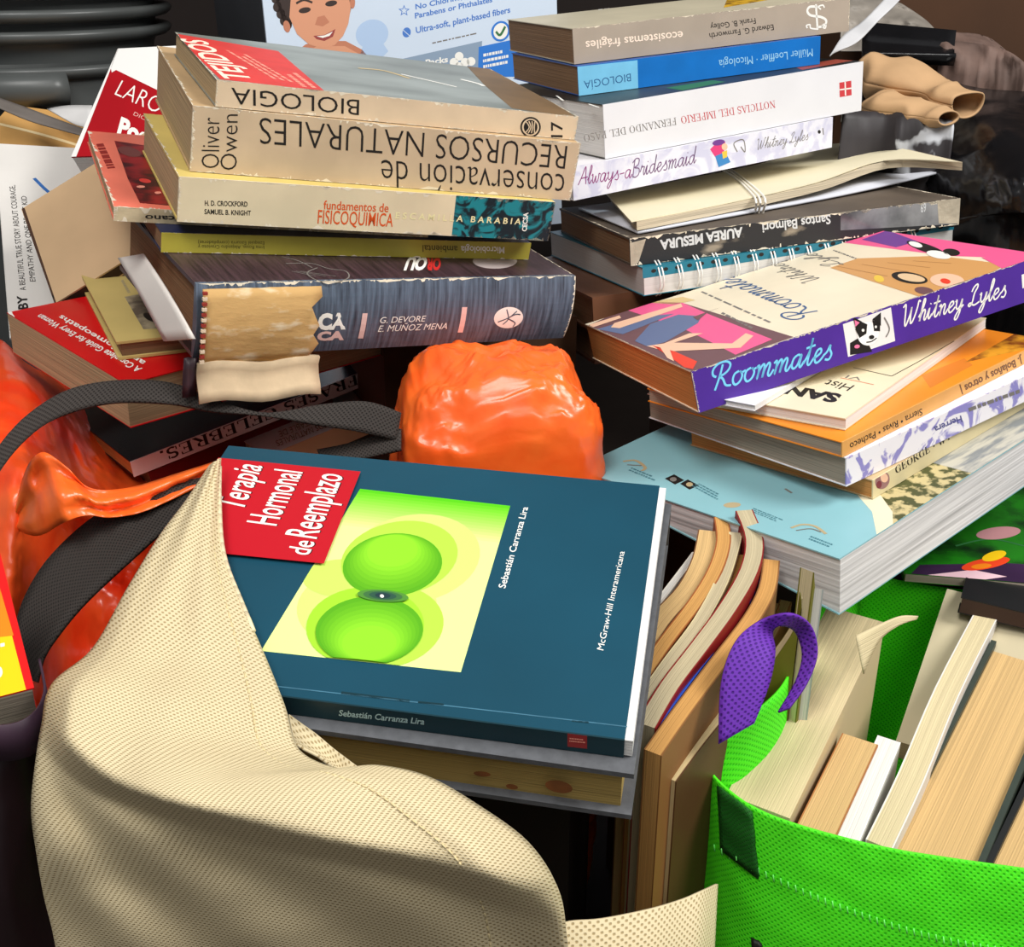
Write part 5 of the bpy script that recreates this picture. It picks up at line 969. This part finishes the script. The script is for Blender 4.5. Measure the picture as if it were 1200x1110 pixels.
heap('packaging', 'pale crumpled packaging with grey letters behind the grey beige book', [[(985, -20, 1.25), (1030, -10, 1.25), (1080, 20, 1.22), (1100, 40, 1.2)], [(985, 20, 1.2), (1040, 25, 1.2), (1080, 32, 1.18), (1095, 50, 1.18)], [(985, 60, 1.18), (1040, 60, 1.18), (1080, 60, 1.17), (1095, 70, 1.17)]], M('wrap_pale', (150, 142, 132), .5, .4, 20), .016, 30, 3, (50, 40), 'packaging', False)
heap('crumpled_paper', 'pinkish grey crumpled paper heap below the brown carton at the upper right', [[(1085, 38, 1.24), (1120, 38, 1.24), (1160, 45, 1.23), (1200, 80, 1.22)], [(1090, 70, 1.18), (1130, 72, 1.18), (1170, 80, 1.17), (1195, 105, 1.16)], [(1095, 110, 1.14), (1140, 115, 1.13), (1175, 125, 1.12), (1200, 140, 1.1)]], M('paper_mauve', (120, 96, 86), .7, .5, 24), .02, 26, 7, (60, 50), 'paper', True)
m = MB(); P4 = [at(1010, 42, 1.14), at(1118, 52, 1.13), at(1118, 80, 1.08), at(1010, 78, 1.08)]
m.grid([[P4[0].lerp(P4[1], j / 10).lerp(P4[3].lerp(P4[2], j / 10), i / 6) + Vector((0, 0, .012 * (1 if i in (0, 6) else 0))) for j in range(11)] for i in range(7)], BKP); tag(m.build('plastic_tray', None, .003), 'black plastic tray above the brown paper rolls', 'tray')
heap('rubbish', 'mixed grey and white scraps under the brown paper rolls', [[(990, 92, 1.08), (1030, 108, 1.06), (1080, 140, 1.03), (1120, 150, 1.02)], [(985, 140, 1.03), (1020, 145, 1.02), (1060, 150, 1.0), (1110, 165, .99)], [(980, 200, 1.0), (1020, 200, 1.0), (1060, 200, .98), (1110, 210, .97)]], M('scrap_mix', (52, 48, 50), .5, 0, 30, .2, .4, (1, 1, 1), (190, 192, 196), (.55, .6), 3), .010, 26, 9, (30, 24), 'scraps', True)
bpy.data.objects['rubbish']['kind'] = 'stuff'
m = MB(); m.box(-.009, .009, -.004, .004, -.006, .003, flat('plastic_red', (200, 30, 40), .3)); o = m.build('red_wrapper'); o.location = at(1056, 156, .985); o.rotation_euler = (.3, .4, .5); tag(o, 'small red wrapper under the lower brown paper roll', 'wrapper')
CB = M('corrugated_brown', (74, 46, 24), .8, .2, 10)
def carton(name, label, x0, x1, y0, y1, z0, z1, rz=0, mat=None, flap=True):
    root = empty(name, label, 'box', Matrix.Translation(((x0 + x1) / 2, (y0 + y1) / 2, z0)) @ Matrix.Rotation(R(rz), 4, 'Z'))
    w_, d_, h_ = (x1 - x0) / 2, (y1 - y0) / 2, z1 - z0; mt = mat or CB; t = .004
    for nm, q in (('front_panel', (-w_, w_, -d_, -d_ + t, 0, h_)), ('back_panel', (-w_, w_, d_ - t, d_, 0, h_)), ('side_panel', (-w_, -w_ + t, -d_ + t, d_ - t, 0, h_)), ('side_panel', (w_ - t, w_, -d_ + t, d_ - t, 0, h_)), ('lid', (-w_ + t, w_ - t, -d_ + t, d_ - t, h_ - t, h_))):
        m = MB(); m.box(*q, mt); m.build(nm, root)
    m = MB(); m.box(-w_, w_, -.02, .02, h_, h_ + .0006, M('tape_brown', (140, 100, 60), .3, .1)); m.build('tape', root); return root
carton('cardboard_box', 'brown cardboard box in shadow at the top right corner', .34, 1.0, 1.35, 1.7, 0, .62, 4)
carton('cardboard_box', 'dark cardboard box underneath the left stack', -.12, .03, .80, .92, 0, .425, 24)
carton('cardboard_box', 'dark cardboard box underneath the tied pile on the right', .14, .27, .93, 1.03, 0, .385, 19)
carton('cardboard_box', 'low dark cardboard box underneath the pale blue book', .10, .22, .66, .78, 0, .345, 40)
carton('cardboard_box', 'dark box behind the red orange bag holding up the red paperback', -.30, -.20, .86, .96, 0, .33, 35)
